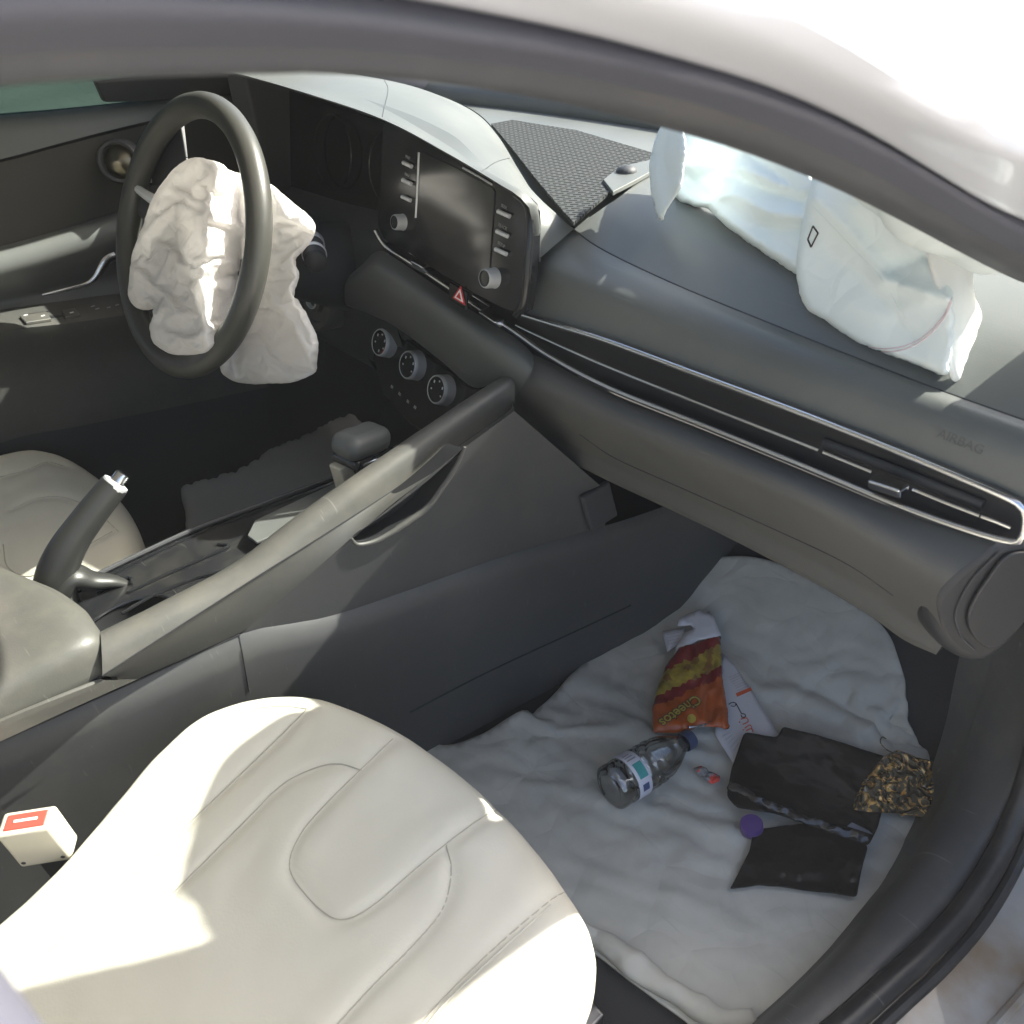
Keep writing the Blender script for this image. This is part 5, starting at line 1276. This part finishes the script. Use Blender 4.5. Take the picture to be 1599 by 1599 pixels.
def gold_film():
    q = mat('smoky film with gold foil', (.20, .165, .11), .16, bump=.9, bscale=55, bdist=.005, metal=.35, var=.3, vscale=40); n = q.node_tree.nodes; L = q.node_tree.links; b = n['Principled BSDF']
    tc = n.new('ShaderNodeTexCoord'); z = n.new('ShaderNodeTexNoise'); z.inputs['Scale'].default_value = 42; z.inputs['Detail'].default_value = 3; z.inputs['Distortion'].default_value = 3.0; L.new(tc.outputs['Object'], z.inputs['Vector'])
    r = n.new('ShaderNodeMapRange'); r.inputs['From Min'].default_value = .53; r.inputs['From Max'].default_value = .57; L.new(z.outputs['Fac'], r.inputs['Value'])
    old = b.inputs['Base Color'].links[0].from_socket; m2 = n.new('ShaderNodeMix'); m2.data_type = 'RGBA'
    L.new(r.outputs[0], m2.inputs[0]); L.new(old, m2.inputs[6]); m2.inputs[7].default_value = (.95, .58, .20, 1); L.new(m2.outputs[2], b.inputs['Base Color'])
    return q
M['gold_film'] = gold_film(); crease(M['gold_film'], 34, .010, 1.0)
gold_packet()
def bottle():
    a = on(952, 1232, 'z', .046); b = on(1074, 1156, 'z', .038)
    ax = (b-a).normalized(); L = .215
    e = empty('water_bottle', (a.x, a.y, .014), 'empty clear water bottle with white and teal label lying on the floor cover', 'bottle')
    prof = [(.0, .010), (.014, .012), (.024, .001), (.029, .0), (.0335, .004), (.0345, .014), (.0335, .022), (.0345, .030), (.0345, .036), (.0338, .037), (.0338, .068), (.0345, .069), (.0345, .078), (.0325, .083), (.0345, .088), (.0345, .096), (.0322, .101), (.0342, .107), (.034, .115), (.031, .120), (.0325, .127), (.031, .138), (.026, .155), (.019, .172), (.0135, .184), (.0125, .190), (.0125, .196)]
    K_ = (b-a).length/.203; prof = [(r_*.93, h*K_) for r_, h in prof]
    MB().lathe(a, ax, prof, 48).build('bottle_body', M['pet'], e, angle=70)
    MB().lathe(a, ax, [(.0325, .037*K_), (.0328, .038*K_), (.0328, .067*K_), (.0325, .068*K_)], 64, ref=Vector((0, 0, 1))).build('label_band', M['label'], e)
    # teal patch and printing on the label, facing the camera
    tc = (CAM-a); tc = (tc-ax*tc.dot(ax)).normalized(); sd = ax.cross(tc)
    def lp(t, h, r_=.0331): return a+ax*h*K_+(tc*cos(t)+sd*sin(t))*r_
    def patch(t0, t1, h0, h1, r_=.0330):
        v = []; f = []; n = 10
        for i in range(n+1):
            t = t0+(t1-t0)*i/n; v += [lp(t, h0, r_), lp(t, h1, r_)]
        return v, [(2*i, 2*i+1, 2*i+3, 2*i+2) for i in range(n)]
    s = -1 if lp(.5, .05).z > lp(-.5, .05).z else 1
    MB().add(*patch(-.35, .35, .044, .064)).build('label_print', M['teal'], e)
    for t0, t1, h0, h1, m_ in ((-.95, -.6, .045, .060, 'navy'), (.55, .62, .042, .062, 'greyprint'), (.72, .78, .042, .060, 'greyprint'), (.88, .93, .042, .058, 'pinkprint')):
        MB().add(*patch(t0*-s, t1*-s, h0, h1)).build('label_print', M[m_], e)
    MB().lathe(a, ax, [(r_, h*K_) for r_, h in ((.0, .214), (.0125, .214), (.0142, .212), (.0145, .206), (.0145, .193), (.0135, .192))], 30).build('bottle_cap', M['cap_blue'], e)
    return e
def pet():
    q = mat('clear bottle plastic', (.86, .92, .93), .06, trans=1, ior=1.15); n = q.node_tree.nodes; L = q.node_tree.links
    g = n['Principled BSDF']; t = n.new('ShaderNodeBsdfTransparent'); t.inputs[0].default_value = (.96, .975, .98, 1)
    gl = n.new('ShaderNodeBsdfGlossy'); gl.inputs['Roughness'].default_value = .08
    lw = n.new('ShaderNodeLayerWeight'); lw.inputs['Blend'].default_value = .3
    ad = n.new('ShaderNodeMath'); ad.operation = 'ADD'; ad.inputs[1].default_value = .15; L.new(lw.outputs['Fresnel'], ad.inputs[0])
    mx = n.new('ShaderNodeMixShader'); L.new(ad.outputs[0], mx.inputs[0]); L.new(t.outputs[0], mx.inputs[1]); L.new(gl.outputs[0], mx.inputs[2])
    L.new(mx.outputs[0], n['Material Output'].inputs[0]); n.remove(g); return q
M['pet'] = pet(); M['label'] = mat('white label', (.62, .63, .70), .4); M['teal'] = mat('teal print', (.05, .30, .30), .4); M['navy'] = mat('navy print', (.06, .09, .2), .4)
M['pinkprint'] = mat('pink print', (.5, .25, .35), .4)
M['cap_blue'] = mat('blue cap plastic', (.05, .07, .14), .4)
bottle()
def cap():
    p = ons(1172, 1298, .0)+Vector((0, 0, .012))
    o = MB().lathe(p, Vector((-.1, -.15, 1)), [(.0138, -.010), (.0152, -.008), (.0152, .004), (.0140, .0062), (.0, .0068)], 36).build('bottle_cap', M['purple'], None, angle=40)
    tag(o, 'purple screw cap between the two black plastic sheets', 'cap')
    for v in o.data.vertices: pass
M['purple'] = mat('purple plastic', (.10, .05, .22), .45)
cap()
def wrapper():
    px = [(1082, 1202), (1095, 1198), (1110, 1208), (1124, 1214), (1122, 1224), (1108, 1226), (1094, 1218)]
    v, tri, ds, nr, o, pts = plate(px, .006, 4)
    w = [p+nr*(.006*noise.noise(Vector((q.x*.12, q.y*.12, 3)))+.004) for p, q in zip(v, pts)]
    c = mesh('sweet_wrapper', w, tri, [M['wrap_clear'], M['red_bright']], None, angle=30, midx=[1 if (pts[t[0]].x > 1106 and pts[t[0]].y > 1213) or noise.noise(Vector((pts[t[0]].x*.15, pts[t[0]].y*.15, 8))) > .45 else 0 for t in tri], solid=.0005)
    tag(c, 'tiny crumpled clear and red sweet wrapper beside the bottle', 'wrapper')
M['wrap_clear'] = mat('clear grey film', (.30, .30, .30), .15, bump=1, bscale=80, bdist=.004)
wrapper()

# ------------------------------------------------------------------ thin haze added in place of lens glare
def haze():
    q = bpy.data.materials.new('glare veil'); q.use_nodes = True; n = q.node_tree.nodes; n.remove(n['Principled BSDF'])
    v = n.new('ShaderNodeVolumePrincipled'); v.inputs['Color'].default_value = (.93, .95, .96, 1); v.inputs['Density'].default_value = .009; v.inputs['Anisotropy'].default_value = 0
    q.node_tree.links.new(v.outputs[0], n['Material Output'].inputs['Volume'])
    o = MB().box((0, 0, (GZ-1+1.7)/2), (42, 0, 0), (0, 42, 0), (0, 0, (1.7-GZ+1)/2)).build('haze', q, None, smooth=False)
    tag(o, 'thin haze added to lift the shadows, standing in for lens glare', 'haze', kind='stuff')
haze()
